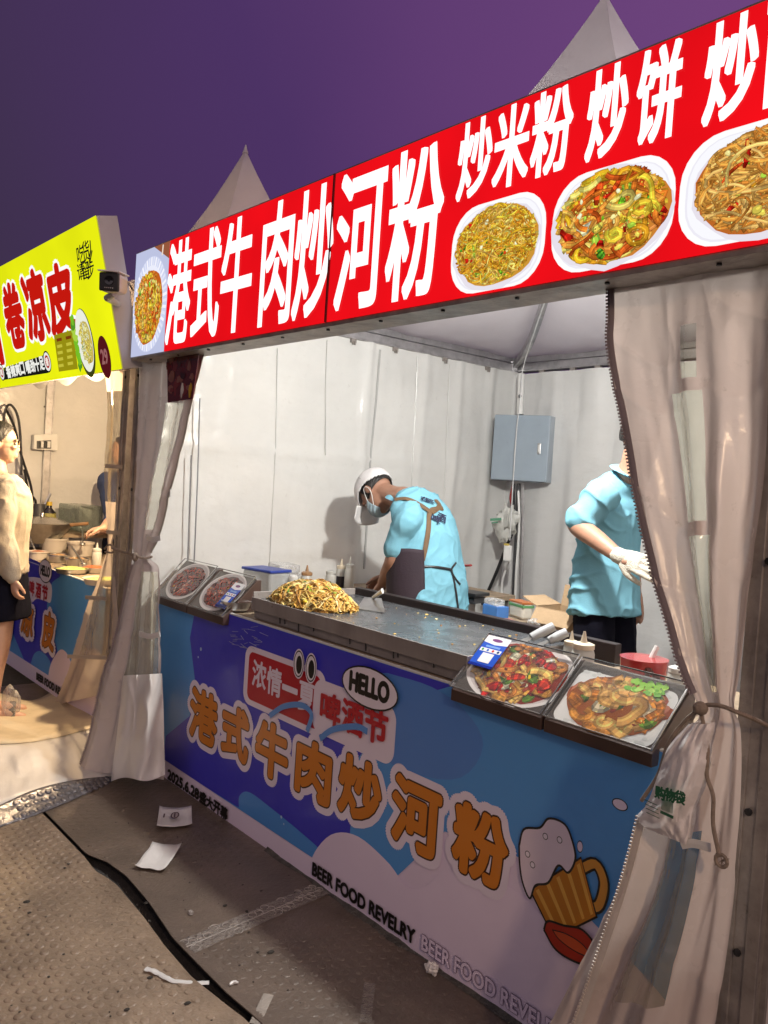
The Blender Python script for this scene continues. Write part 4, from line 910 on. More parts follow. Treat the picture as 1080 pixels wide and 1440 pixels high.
CUR = pvc('front_curtain_tarpaulin', (.64, .555, .51), rough=.27, trans=.18, bump=.55, bs=6.0, dirt=.5)
TAPE = mat('zip_tape_grey', (.30, .25, .26), .6)
rowsR = [((857, 398), (1088, 368), 1.672, 1.672, .004), ((858, 450), (1088, 420), 1.668, 1.668, .007), ((861, 510), (1085, 480), 1.665, 1.665, .011), ((880, 600), (1078, 590), 1.66, 1.66, .015), ((905, 720), (1067, 710), 1.655, 1.655, .018),
         ((931, 830), (1050, 820), 1.65, 1.65, .018), ((963, 940), (1038, 930), 1.645, 1.645, .015), ((985, 1000), (1031, 992), 1.64, 1.64, .010), ((965, 1035), (1038, 1030), 1.635, 1.635, .013),
         ((908, 1140), (1036, 1130), 1.62, 1.63, .018), ((868, 1260), (1024, 1265), 1.60, 1.62, .02), ((775, 1440), (1000, 1440), 1.58, 1.61, .02), ((742, 1500), (985, 1520), 1.57, 1.60, .02)]
FILMR = clear_mat('curtain_window_film', tint=(.93, .91, .80), diff=(.48, .44, .31), amt=.32, bump=.5, bs=9, gloss=.3)
winR = [(.43, .53, .115, .20), (.33, .56, .215, .345), (.33, .60, .362, .545), (.30, .70, .775, .90)]
curR, fnR, pxR = curtain('large tied-back tarpaulin curtain at the right of the noodle stall', rowsR, 1.6, winR, CUR, FILMR, ph=.3, nu=150, nv=260)
zipper(curR, [fnR(.012, j / 260) for j in range(0, 142, 3)], TAPE)
lowz = []
for (x, y) in ((902, 1150), (890, 1200), (872, 1262), (848, 1335), (828, 1395), (812, 1440), (795, 1490)):
    lowz.append(onY(x, y, 1.585 - .02 * (y > 1300)))
zipper(curR, spline(lowz, 40), mat('zip_white', (.6, .54, .48), .5))
new('seam_band', MB().tube(spline([onY(x, y, 1.585) for x, y in ((958, 1188), (975, 1186), (999, 1192))], 8), [(.002, .010)] * 9, 6, side=(0, -1, 0)), WHITEP, curR)
# tie rope
def rope(path, r, parent, n=40): return new('tie_rope', MB().tube(spline(path, n), r, 7), CORD, parent, smooth=True)
rope([onY(x, y, Y) for x, y, Y in ((972, 1012, 1.60), (984, 994, 1.58), (1010, 992, 1.575), (1040, 1003, 1.58), (1062, 1012, 1.62), (1082, 1022, 1.67))], .0045, curR)
rope([onY(x, y, 1.575) for x, y in ((985, 998), (995, 1050), (994, 1090), (1003, 1120), (1003, 1160), (1012, 1205))], .0042, curR)
rope([onY(x, y, 1.578) for x, y in ((985, 998), (965, 1012), (940, 1045), (925, 1090), (902, 1126))], .0042, curR)
a = onY(985, 996, 1.572); new('knot', MB().ell(a, (.016, .013, .014), n=10, m=8), CORD, curR, smooth=True)
mb = MB(); c = onY(1015, 1210, 1.575); mb.tube([c + np.array((math.cos(q) * .012, -.002, math.sin(q) * .012)) for q in np.linspace(0, 6.28, 14)], .004, 6)
rg = random.Random(2)
for k in range(14): mb.tube([c, c + np.array((rg.uniform(-.012, .018), -.004, rg.uniform(-.014, .012)))], .0008, 3)
new('frayed_end', mb, CORD, curR, kind='stuff')
# shopping bag hanging from the tie
BAG = mat('bag_film', (.84, .80, .79), .35, var=.06, vs=8, bump=.6, bs=14, trans=.12)
bagp = [((968, 1018), (1002, 1018)), ((940, 1050), (996, 1052)), ((925, 1090), (992, 1080)), ((910, 1130), (985, 1110)), ((896, 1148), (975, 1135)), ((905, 1162), (970, 1165)), ((925, 1172), (965, 1188))]
KB = np.array(spline([np.array(a + b, float) for a, b in bagp], 40))
def bagfn(u, v):
    r = KB[int(round(v * 40))]; x, y = r[0] + (r[2] - r[0]) * u, r[1] + (r[3] - r[1]) * u
    d = .030 * math.sin(math.pi * u) * math.sin(math.pi * min(1, v * .9 + .1)) + .007 * nz(u * 7, v * 7) + .004 * abs(nz(u * 15, v * 12))
    return tuple(onY(x, y, 1.572 - d))
bg = thing('shopping_bag', 'thin white plastic shopping bag with green print hanging from the curtain tie', 'bag', onY(940, 1180, 1.57))
new('bag_film', MB().grid(bagfn, 30, 40), BAG, bg, smooth=True)
new('bag_back', MB().grid(lambda u, v: tuple(np.array(bagfn(u, v)) * (1, 0, 1) + (0, 1.585 + .006 * math.sin(9 * u), 0)), 20, 40), BAG, bg, smooth=True)
pr = Print(Frame((0, 1.528, 0), (1, 0, 0), (0, 0, 1)), 0, 5e-5); G = lin(40, 96, 70)
for k, s in enumerate('购物袋'): a = pr.fr.px(922 + k * 14, 1106 + k * 3); pr.text(s, a[0], a[0] + .022, a[1] - .022, a[1] + .003, G, .0012)
a = pr.fr.px(931, 1138)
for k in range(10): pr.line([(a[0] + k * .0026, a[1]), (a[0] + k * .0026, a[1] + .022)], .0014, G)
pr.line([(a[0] - .002, a[1] - .005), (a[0] + .027, a[1] - .007)], .006, G)
for k in range(4): b = pr.fr.px(907 + k, 1124 + k * 6); pr.line([(b[0], b[1]), (b[0] + .030, b[1] - .002)], .0016, G)
new('printed_text', pr.mb, PCOL, bg)

# left curtain of the noodle stall
CURL = pvc('left_curtain_tarpaulin', (.64, .575, .545), rough=.26, trans=.22, bump=.55, bs=6.0, dirt=.45)
FILML = clear_mat('left_window_film', tint=(.90, .88, .80), diff=(.62, .60, .50), amt=.30, bump=.5, bs=9, gloss=.3)
rowsL = [((197, 505), (288, 489), 1.672, 1.672, .004), ((199, 560), (273, 558), 1.668, 1.668, .010), ((197, 640), (253, 640), 1.664, 1.664, .014), ((193, 700), (237, 700), 1.66, 1.66, .014), ((191, 745), (224, 748), 1.655, 1.655, .012),
         ((191, 782), (211, 782), 1.65, 1.65, .008), ((187, 802), (222, 802), 1.645, 1.65, .010), ((172, 860), (224, 860), 1.63, 1.655, .012), ((157, 920), (226, 920), 1.60, 1.66, .014), ((140, 980), (228, 985), 1.57, 1.665, .014), ((125, 1035), (230, 1040), 1.535, 1.67, .012), ((110, 1084), (232, 1096), 1.50, 1.675, .008)]
winL = [(.50, .86, .10, .36), (.34, .97, .55, .79)]
curL, fnL, pxL = curtain('clear and white curtain bunched by the left post of the noodle stall', rowsL, 2.4, winL, CURL, FILML, ph=.1, nu=110, nv=220)
zipper(curL, [fnL(.985, j / 220) for j in range(0, 97, 3)], mat('zip_cream', (.6, .58, .5), .5), tape=.014)
zipper(curL, [tuple(np.array(fnL(.02, j / 220)) + (0, -.006, 0)) for j in range(114, 219, 3)], TAPE, tape=.006)
new('zip_pull', MB().obox(onY(239, 693, 1.635), (.008, .006, .035), M=np.eye(3)), STEEL, curL, bevel=.002)
rope([onY(x, y, Y) for x, y, Y in ((157, 770, 1.60), (172, 776, 1.62), (190, 781, 1.60), (202, 785, 1.62), (214, 783, 1.645))], .006, curL)
new('knot', MB().ell(onY(190, 783, 1.60), (.018, .014, .022), n=10, m=8), CORD, curL, smooth=True)
for (x0, x1, y0) in ((206, 226, 757), (196, 225, 893)):
    new('seam_band', MB().tube(spline([onY(x0, y0 - 2, 1.628), onY((x0 + x1) / 2, y0 + 2, 1.622), onY(x1, y0 - 1, 1.632)], 8), [(.002, .014)] * 9, 6, side=(0, -1, 0)), WHITEP, curL)
# white weighted hem flap
hem = [((173, 950), (228, 947), 1.60, 1.655), ((168, 1000), (230, 1000), 1.585, 1.66), ((162, 1050), (231, 1050), 1.575, 1.665), ((156, 1099), (232, 1092), 1.562, 1.668)]
KH = np.array(spline([np.array(a + b + (c, d), float) for a, b, c, d in hem], 20))
def hemfn(u, v):
    r = KH[int(round(v * 20))]; p = onY(r[0] + (r[2] - r[0]) * u, r[1] + (r[3] - r[1]) * u, r[4] + (r[5] - r[4]) * u - .012 - .05 * math.sin(math.pi * u) * (.7 + .3 * v) - .008 * math.sin(u * 11 + v * 2) - .010 * nz(u * 4, v * 2) - .008 * (ridge(u * 3, v * 2.5, 4) - .4)); p[2] = max(.004, p[2] + .012 * math.sin(u * 7) * v); return tuple(p)
new('hem_flap', MB().grid(hemfn, 48, 20), pvc('hem_tarpaulin', (.78, .76, .73), rough=.3, trans=.15, bump=.2, bs=5), curL, smooth=True)
# curtain of the neighbouring stall
rowsY = [((147, 520), (184, 516), 1.69, 1.69, .003), ((151, 580), (176, 580), 1.69, 1.69, .007), ((147, 660), (174, 660), 1.69, 1.69, .010), ((150, 735), (166, 738), 1.69, 1.69, .010), ((151, 768), (159, 768), 1.69, 1.69, .007), ((140, 805), (163, 805), 1.70, 1.69, .010), ((119, 865), (167, 862), 1.73, 1.68, .014), ((98, 932), (165, 930), 1.755, 1.67, .014), ((75, 992), (150, 975), 1.765, 1.66, .010)]
winY = [(.0, .7, .07, .32), (.08, .9, .64, .86)]
curY, fnY, pxY = curtain('warm-lit clear curtain tied at the right end of the neighbouring stall', rowsY, 1.8, winY, pvc('neighbour_curtain', (.62, .53, .44), rough=.33, trans=.3), clear_mat('neighbour_film', tint=(.93, .9, .8), diff=(.7, .6, .42), amt=.34, bump=.5, bs=10), ph=.6, nu=40)
rope([onY(x, y, 1.66) for x, y in ((147, 772), (153, 766), (160, 770), (158, 777), (148, 776))], .005, curY)
for (a, b, y0) in ((148, 172, 655), (150, 168, 748), (120, 150, 840), (95, 150, 923)):
    new('seam_band', MB().tube([onY(a, y0, 1.672), onY((a + b) / 2, y0 + 1, 1.665), onY(b, y0 + 2, 1.665)], [(.002, .012)] * 3, 6, side=(0, -1, 0)), mat('band_grey', (.42, .36, .30), .5), curY)
# thin cords hanging inside by the left wall
for pts in (((281, 560), (279, 640), (276, 720), (273, 790)), ((269, 640), (267, 700), (264, 790))):
    new('cord', MB().tube(spline([onX(x, y, XW + .05) for x, y in pts], 12), .0035, 6), mat('grey_cord', (.25, .25, .26), .6), side_wall)
# ---------------------------------------------------------------- people
SKIN = mat('skin', (.36, .19, .125), .5, var=.12, vs=20, bump=.03, bs=90)
SKIN2 = mat('skin_light', (.58, .35, .25), .5, var=.10, vs=20, bump=.03, bs=90)
SHIRT = mat('light_blue_polo', (.175, .40, .50), .9, var=.08, vs=6, bump=.12, bs=240, spec=.15)
NAVY = mat('navy_trousers', (.006, .006, .012), .95, var=.3, bump=.1, bs=120, spec=.1)
HAIR = mat('black_hair', (.012, .010, .009), .45, var=.3, vs=60, bump=.5, bs=140, stretch=(1, 1, .2))
APRON = mat('dark_apron', (.026, .014, .022), .8, var=.2, bump=.12, bs=150)
STRAP = mat('brown_strap', (.13, .075, .035), .75, var=.2, bump=.2, bs=160)
GLOVE = mat('cotton_glove', (.62, .57, .48), .95, var=.12, vs=30, bump=.5, bs=260)
CAPM = mat('white_cap', (.72, .70, .70), .8, var=.06, bump=.15, bs=200)
MASK = mat('face_mask', (.42, .55, .62), .8, bump=.1, bs=60)
BEIGE = mat('beige_cardigan', (.40, .35, .28), .9, var=.10, vs=12, bump=.15, bs=150)
def unit(v): v = np.array(v, float); return v / np.linalg.norm(v)
def limb(mb, pts, rs, n=14, side=None, sub=6):
    P = spline(pts, sub * (len(pts) - 1)); rr = [np.array(r if hasattr(r, '__len__') else (r, r), float) for r in rs]; Rr = spline(rr, sub * (len(pts) - 1))
    mb.tube(P, [tuple(r) for r in Rr], n, side=side); mb.ell(P[0], [max(Rr[0]) * .96] * 3, n=12, m=8) if side is None else None
    if side is None: mb.ell(P[-1], [max(Rr[-1]) * .98] * 3, n=12, m=8)
def hand(mb, wrist, d, palmn, thumb_side, curl=.35, k=1.0, spread=.10):
    # palm, four fingers of unequal length bent at the knuckles, thumb from the side of the palm
    d = unit(d); pn = unit(np.array(palmn) - d * np.dot(palmn, d)); s = np.cross(d, pn); w = np.array(wrist, float)
    limb(mb, [w - d * .02, w + d * .03 * k, w + d * .085 * k], [(.017 * k, .024 * k), (.016 * k, .036 * k), (.013 * k, .040 * k)], side=pn)
    mb.ell(w + d * .045 * k, (.030 * k, .030 * k, .017 * k), M=np.array([d, s, pn]).T)
    for i, (off, L) in enumerate(((-.030, .066), (-.010, .076), (.010, .071), (.029, .056))):
        p = w + d * .082 * k + s * off * k; a = 0; dirn = unit(d + s * (off / .03) * spread); pts = [p - dirn * .02, p]
        for q in (.45, .32, .26):
            a += curl * (.8 if q == .45 else 1.1); p = p + (dirn * math.cos(a) + pn * math.sin(a)) * L * q * k; pts.append(p)
        limb(mb, pts, [.010 * k, .0098 * k, .0092 * k, .0086 * k, .0072 * k], n=10, sub=3)
    b = w + d * .022 * k + s * thumb_side * .026 * k; td = unit(d * .72 + s * thumb_side * .62 + pn * .30)
    limb(mb, [b, b + td * .035 * k, b + unit(td + d * .35 + pn * .2) * .062 * k, b + unit(td + d * .6 + pn * .3) * .086 * k], [.015 * k, .0125 * k, .0105 * k, .0085 * k], n=10, sub=3)
def head(mb, c, f, up, k=1.0, neck=None):
    f = unit(f); up = unit(np.array(up) - f * np.dot(up, f)); s = np.cross(f, up); M = np.array([s, f, up]).T; c = np.array(c, float); P = lambda a, b, z: c + (s * a + f * b + up * z) * k
    mb.ell(P(0, -.012, .028), np.array((.076, .096, .088)) * k, M); mb.ell(P(0, .022, -.030), np.array((.062, .070, .078)) * k, M); mb.ell(P(0, .050, -.082), np.array((.030, .030, .024)) * k, M)
    mb.tube([P(0, .080, .022), P(0, .092, -.008), P(0, .098, -.022), P(0, .088, -.032)], [.007 * k, .009 * k, .011 * k, .009 * k], 8); 
    for a in (-1, 1):
        mb.ell(P(a * .030, .078, .030), np.array((.020, .014, .009)) * k, M, n=10, m=6)                     # brow
        mb.ell(P(a * .036, .070, -.014), np.array((.020, .018, .016)) * k, M, n=10, m=6)                   # cheek
        mb.ell(P(a * .079, -.010, -.004), np.array((.008, .020, .031)) * k, M, n=10, m=8); mb.ell(P(a * .082, -.016, .008), np.array((.010, .013, .016)) * k, M, n=10, m=6)   # ear
    mb.tube([P(-.022, .084, -.054), P(0, .092, -.053), P(.022, .084, -.054)], [.006 * k, .009 * k, .006 * k], 8); mb.tube([P(-.020, .082, -.064), P(0, .088, -.065), P(.020, .082, -.064)], [.005 * k, .008 * k, .005 * k], 8)
    if neck is not None: limb(mb, [P(0, -.025, -.045), (P(0, -.02, -.06) + np.array(neck)) / 2, neck], [.052 * k, .054 * k, .062 * k])
    return P, M
def eyes(P, M, parent, k=1.0):
    for a in (-1, 1):
        e = new('eye', MB().ell(P(a * .031, .079, .010), np.array((.012, .007, .008)) * k, M, n=10, m=6), mat('eye_white', (.7, .68, .65), .2), parent, smooth=True)
        new('iris', MB().ell(P(a * .031, .0845, .010), np.array((.0055, .0035, .006)) * k, M, n=8, m=6), BLACK, e)
        new('eyebrow', MB().tube([P(a * .015, .089, .030), P(a * .032, .088, .036), P(a * .050, .076, .032)], [.003 * k, .004 * k, .002 * k], 6), HAIR, parent)
def cut_shell(mb, c, M, r, keep, n=84, m=56, infl=None):
    # part of an ellipsoid surface: hair or a cap
    c = np.array(c, float); M = np.array(M)
    def fn(u, v):
        th, ph = math.pi * v, 2 * math.pi * u; q = np.array((math.sin(th) * math.cos(ph), math.sin(th) * math.sin(ph), math.cos(th))); w = 1 + (infl(q) if infl else 0)
        return tuple(c + M @ (q * np.array(r) * w))
    def kp(u, v):
        th, ph = math.pi * v, 2 * math.pi * u; return keep(np.array((math.sin(th) * math.cos(ph), math.sin(th) * math.sin(ph), math.cos(th))))
    mb.grid(fn, n, m, keep=kp)
def ribbon(name, path, w, m, parent, nrm, th=.003, n=24):
    P = spline(path, n); mb = MB(); mb.tube(P, [(th, w / 2)] * len(P), 8, side=nrm); return new(name, mb, m, parent, smooth=True)
def stand(name, label, base): return thing(name, label, 'person', base)

# cook bending over the side table, facing the left wall (-X)
Y1 = 2.80
J = lambda x, y, Y=Y1: onY(x, y, Y)
base = np.array((J(612, 860)[0], Y1, 0)); c1 = stand('person', 'man in white cap, face mask, light blue polo and dark apron bending over his work', base)
hip = J(610, 868); waist = J(610, 825); chest = J(600, 752); shc = J(585, 712); nk = J(566, 698); hd = J(531, 694)
body = MB(); Pn, Mh = head(body, hd, (-.34, -.12, -.93), (-.93, 0, .35), 1.0, neck=nk + (.015, 0, -.01))
shN, shF = J(572, 728, Y1 - .175), J(600, 728, Y1 + .15); elN = J(552, 790, Y1 - .20); wrN = J(538, 820, Y1 - .08); elF = J(565, 795, Y1 + .17); wrF = J(545, 812, Y1 + .08)
limb(body, [shN, (shN + elN) / 2, elN, (elN + wrN) / 2, wrN], [.052, .046, .040, .036, .027]); limb(body, [shF, (shF + elF) / 2, elF, (elF + wrF) / 2, wrF], [.052, .046, .040, .036, .027])
hand(body, wrN, (-.7, .1, -.5), (0, .5, -.8), -1, .45); hand(body, wrF, (-.7, -.2, -.5), (0, -.5, -.8), 1, .45)
for a in (-1, 1):
    h = hip + (0, .09 * a, -.02); limb(body, [h, h + (-.02, .01 * a, -.40), h * (1, 1, 0) + (.02, .01 * a, .08)], [.085, .058, .042]); fo = h * (1, 1, 0) + (-.06, .01 * a, .04); limb(body, [fo + (.09, 0, .0), fo, fo + (-.09, 0, -.01)], [.038, .040, .030])
limb(body, [hip, waist, chest, shc], [(.10, .14), (.095, .135), (.10, .15), (.07, .12)], side=(1, 0, 0), n=18); mb_ = None
fuse('body', body, SKIN, c1, .007, 5)
sh = MB(); limb(sh, [J(606, 872) + (.02, 0, 0), hip, waist + (.005, 0, 0), J(606, 785), chest, shc + (.008, 0, -.005), J(573, 702)], [(.140, .205), (.138, .200), (.126, .188), (.120, .182), (.124, .184), (.100, .166), (.066, .085)], side=(1, 0, 0), n=28)
for a, b in ((shN, elN), (shF, elF)):
    limb(sh, [a * .5 + shc * .5, a + (.01, 0, -.01), a * .62 + b * .38, a * .28 + b * .72], [.066, .064, .060, .062], n=18)
sho = fuse('polo_shirt', sh, SHIRT, c1, .006, 10, .014, .16, folds=(.013, ((.3, .2, 1), (.8, -.4, .6), (.1, .9, .7))))
col = MB()
cn = unit(np.array(nk) - shc); 
col.tube(spline([nk + (.005, 0, -.02) + np.array((math.cos(q) * .066 * 1.0, math.sin(q) * .070, -math.cos(q) * .03)) for q in np.linspace(.5, 5.8, 14)], 40), [(.004, .024)] * 41, 8, side=(-.4, 0, .9)); new('collar', col, SHIRT, sho, smooth=True)
apm = MB()
def apfn(u, v):
    a = -2.45 + 3.4 * u; t = v; c = (J(602, 770) * (1 - t) + J(604, 900) * t); rx, ry = .165 + .012 * t, .222
    return (c[0] - rx * math.cos(a) - .004, c[1] - (-ry * math.sin(a)) * 1.0, c[2] + .006 * nz(u * 6, v * 5))
apm.grid(apfn, 40, 24); new('apron', apm, APRON, c1, smooth=True, thick=.004)
bk = lambda x, y, d=.0: J(x, y, Y1 - d)
def surf(px_, py_, lift=.006):
    # a point on the shirt as the camera direction meets it
    me = sho.data; d = ray(px_, py_); o = Vector(CAM - org(sho)); hit, loc, nr, _ = sho.ray_cast(o, Vector(d).normalized())
    return (np.array(loc) + org(sho) + np.array(nr) * lift, np.array(nr)) if hit else (J(px_, py_, Y1 - .15), np.array((.6, -.7, .2)))
bpy.context.view_layer.update()
def strap(name, pts, w, m):
    S_ = [surf(*p) for p in pts]; n = unit(sum(q[1] for q in S_)); ribbon(name, [q[0] for q in S_], w, m, c1, n)
strap('strap', [(556, 703), (574, 703), (592, 712), (606, 722)], .026, STRAP); strap('strap', [(612, 704), (617, 713), (606, 722)], .026, STRAP); strap('strap', [(622, 716), (614, 716), (604, 721), (602, 745), (598, 768), (594, 788)], .024, STRAP)
strap('waist_tie', [(596, 797), (615, 798), (634, 801)], .012, BLACK); strap('waist_tie', [(634, 801), (640, 830), (643, 856)], .012, BLACK); strap('waist_tie', [(640, 791), (634, 801), (638, 812), (646, 822)], .010, BLACK)
tb, tn = surf(612, 728, .004); U3 = unit(surf(626, 735, 0)[0] - surf(604, 720, 0)[0]); V3 = unit(np.cross(tn, U3)); fr = Frame(tb, U3, V3)
for s, x, y, wd in (('在', 597, 704, .042), ('这', 604, 706, .042), ('啤', 612, 731, .050), ('酒', 620, 729, .046)):
    q, qn = surf(x, y, .005); U4 = unit(np.array((.62, .78, -.1)) - qn * np.dot(np.array((.62, .78, -.1)), qn)); f2 = Frame(q, U4, np.cross(qn, U4)); mb = MB(); write(mb, f2, s, -wd / 2, wd / 2, -wd / 2, wd / 2, .004, .0016, 8); new('shirt_print', mb, mat('shirt_ink', (.012, .016, .05), .8), sho)
# hair, cap, mask
hm = MB(); cut_shell(hm, Pn(0, -.012, .028), Mh, (.081, .102, .094), lambda q: q[2] > -.55 and q[1] < .35 - .2 * q[2]); new('hair', hm, HAIR, c1, smooth=True, thick=.004)
cp = MB(); cut_shell(cp, Pn(0, -.006, .040), Mh, (.094, .118, .108), lambda q: q[2] > -.04 + .42 * min(0, q[1]) + .05 * q[1], infl=lambda q: .02 * nz(q[0] * 3, q[1] * 3, q[2] * 3)); cap_ = new('cap', cp, CAPM, c1, smooth=True, thick=.004)
for k in range(3):
    a_ = math.pi * k / 3 + .3; new('cap_seam', MB().tube([Pn(.0955 * math.cos(a_) * math.sin(t), -.006 + .1195 * math.sin(a_) * math.sin(t), .040 + .1095 * math.cos(t)) for t in np.linspace(-1.35, 1.35, 24)], .0014, 5), mat('cap_thread', (.5, .48, .48), .8), cap_)
new('cap_button', MB().ell(Pn(0, -.006, .149), (.008, .008, .004), Mh), CAPM, cap_, smooth=True)
bm2 = MB(); bm2.grid(lambda u, v: tuple(Pn((u - .5) * .17, .095 + .10 * v * math.sqrt(max(0, 1 - (2 * u - 1) ** 2 * .6)), .045 - .10 * (u - .5) ** 2 * 4 * .25 - .02 * v)), 16, 8); new('cap_brim', bm2, CAPM, cap_, smooth=True, thick=.004)
q, qn = Pn(-.055, -.055, .115), unit(Pn(-.055, -.055, .115) - Pn(0, -.004, .045)); lg = MB(); lg.ell(Pn(.040, -.095, .086), (.030, .024, .030), Mh); new('cap_patch', lg, BLACK, cap_, smooth=True)
mk = MB(); cut_shell(mk, Pn(0, .032, -.045), Mh, (.070, .078, .062), lambda q: q[1] > .15 and abs(q[2]) < .85, infl=lambda q: .03 * math.sin(q[2] * 22)); mko = new('face_mask', mk, MASK, c1, smooth=True, thick=.002)
for a in (-1, 1): new('mask_loop', MB().tube(spline([Pn(a * .066, .045, -.02), Pn(a * .083, .0, .020), Pn(a * .088, -.022, .0), Pn(a * .083, -.01, -.04), Pn(a * .064, .045, -.075)], 16), .0022, 5), WHITEP, mko)
eyes(Pn, Mh, c1)
for a in (0,):
    tr = MB()
    for s in (-1, 1): h = hip + (0, .09 * s, .0); limb(tr, [h + (0, -.02 * s, .04), h + (-.02, .01 * s, -.40), h * (1, 1, 0) + (.02, .01 * s, .07)], [.098, .085, .072], n=16)
    fuse('trousers', tr, NAVY, c1, .012, 4)
    for s in (-1, 1): fo = hip * (1, 1, 0) + (-.05, .10 * s, .045); sm = MB(); limb(sm, [fo + (.10, 0, .0), fo, fo + (-.11, 0, -.012)], [.046, .046, .036]); fuse('shoe', sm, BLACK, c1, .01, 3)

# second man, half hidden by the right curtain, facing +X
Y2 = 2.95; J = lambda x, y, Y=Y2: onY(x, y, Y)
base = np.array((J(858, 850)[0], Y2, 0)); c2 = stand('person', 'man in light blue polo and cotton glove, half hidden by the right curtain', base)
hip = J(852, 850); chest = J(858, 735); shc = J(866, 690); nk = J(889, 664); hd = J(909, 624)
body = MB(); Pn, Mh = head(body, hd, (.62, .74, -.25), (.2, 0, 1), 1.0, neck=nk)
shN = J(842, 700, Y2 - .16); elN = J(812, 738, Y2 - .21); wrN = J(870, 782, Y2 - .26); shF = J(880, 695, Y2 + .17); elF = J(885, 765, Y2 + .22); wrF = J(893, 830, Y2 + .2)
limb(body, [shN, (shN + elN) / 2, elN + (0, 0, .005), (elN * .5 + wrN * .5), wrN], [.050, .046, .044, .038, .027]); limb(body, [shF, (shF + elF) / 2, elF, (elF + wrF) / 2, wrF], [.050, .045, .042, .037, .027])
hand(body, wrF, (.15, 0, -1), (0, -1, 0), 1, .3)
zs = float(hip[2])
for a in (-1, 1):
    h = hip * (1, 0, 1) + (0, Y2 + .075 * a, 0); limb(body, [h, h * (1, 1, 0) + (.02, .01 * a, .46), h * (1, 1, 0) + (-.01, .02 * a, .09)], [.060, .055, .042]); fo = h * (1, 1, 0) + (.06, .02 * a, .04); limb(body, [fo + (-.09, 0, 0), fo, fo + (.09, 0, -.01)], [.038, .040, .030])
limb(body, [hip, chest, shc], [(.07, .11), (.10, .15), (.07, .12)], side=(1, 0, 0), n=18)
limb(body, [wrN - unit(wrN - elN) * .02, wrN + unit(wrN - elN) * .05], [.024, .02])
fuse('body', body, SKIN, c2, .007, 5)
gl = MB(); gd = unit(J(905, 795, Y2 - .27) - wrN); hand(gl, wrN + gd * .012, gd, (.25, .9, -.4), -1, .22, 1.06); limb(gl, [wrN - unit(wrN - elN) * .01, wrN + gd * .02], [.031, .031]); fuse('glove', gl, GLOVE, c2, .0045, 2)
sh = MB(); limb(sh, [J(850, 862), J(853, 800), J(856, 750), chest + (0, 0, .02), shc + (0, 0, -.01), J(880, 672)], [(.130, .182), (.118, .168), (.108, .158), (.114, .168), (.088, .152), (.056, .068)], side=(1, 0, 0), n=28)
for a, b in ((shN, elN), (shF, elF)): limb(sh, [a + (.02, 0, .01), a, a * .6 + b * .4, a * .22 + b * .78], [.064, .066, .064, .066], n=18)
sho2 = fuse('polo_shirt', sh, SHIRT, c2, .006, 9, .014, .16, folds=(.016, ((.1, .2, 1), (-.7, -.3, .8), (.7, -.5, .5))))
col = MB(); col.tube(spline([nk + (-.005, 0, -.005) + np.array((math.cos(q) * .062, math.sin(q) * .066, -.032 * math.cos(q))) for q in np.linspace(-2.9, 2.9, 14)], 40), [(.004, .023)] * 41, 8, side=(0, 0, 1)); new('collar', col, SHIRT, sho2, smooth=True)
tr = MB()
for s in (-1, 1): h = hip * (1, 0, 1) + (0, Y2 + .075 * s, .0); limb(tr, [h, h * (1, 1, 0) + (.02, .01 * s, .46), h * (1, 1, 0) + (-.01, .02 * s, .07)], [.084, .086, .074], n=16)
fuse('trousers', tr, NAVY, c2, .010, 4, .012, .15, folds=(.014, ((.1, 0, 1), (.5, .5, .7))))
for s in (-1, 1): fo = hip * (1, 0, 0) + (.05, Y2 + .105 * s, .045); sm = MB(); limb(sm, [fo + (-.10, 0, .0), fo, fo + (.11, 0, -.012)], [.046, .046, .036]); fuse('shoe', sm, BLACK, c2, .01, 3)
hm = MB(); cut_shell(hm, Pn(0, -.012, .028), Mh, (.082, .104, .097), lambda q: q[2] > -.5 and q[1] < .45 - .35 * (1 - q[2])); new('hair', hm, HAIR, c2, smooth=True, thick=.004); eyes(Pn, Mh, c2)
Q = [onY(x, y, Y2 - .25) for x, y in ((911, 752), (934, 760), (930, 806), (906, 799))]
new('menu_card', MB().prism([q for q in Q], (0, .003, 0)), PAPER, label='white card in the gloved hand of the man by the curtain', cat='card')

# woman waiting at the neighbouring counter, seen from her right side
YW = 1.40; J = lambda x, y, Y=YW: onY(x, y, Y)
fw = unit((.30, .95, 0)); rt = np.array((fw[1], -fw[0], 0))
xw = J(4, 800)[0]; base = np.array((xw, YW, 0)); wm = stand('person', 'woman with tied black hair and glasses in a beige cardigan and black skirt', base)
B = lambda a, b, z: base + rt * a + fw * b + np.array((0, 0, z))
hdp = J(7, 625); hdp = B(-.02, -.045, hdp[2]); nk = B(-.01, -.06, hdp[2] - .16); zs = nk[2] - .05
body = MB(); Pn, Mh = head(body, hdp, fw + np.array((0, 0, -.05)), (0, 0, 1), .97, neck=nk)
shR, shL = B(.155, -.02, zs - .02), B(-.155, -.02, zs - .02); elR = B(.20, -.02, zs - .29); wrR = B(.205, .06, zs - .505); elL = B(-.20, -.02, zs - .29); wrL = B(-.19, .05, zs - .505)
limb(body, [shR, (shR + elR) / 2, elR, (elR + wrR) / 2, wrR], [.043, .039, .034, .030, .022]); limb(body, [shL, (shL + elL) / 2, elL, (elL + wrL) / 2, wrL], [.043, .039, .034, .030, .022])
hand(body, wrR, (.05, .12, -1), fw * .9 - rt * .4, 1, .45, .92); hand(body, wrL, (-.05, .1, -1), fw * .9 + rt * .4, -1, .45, .92)
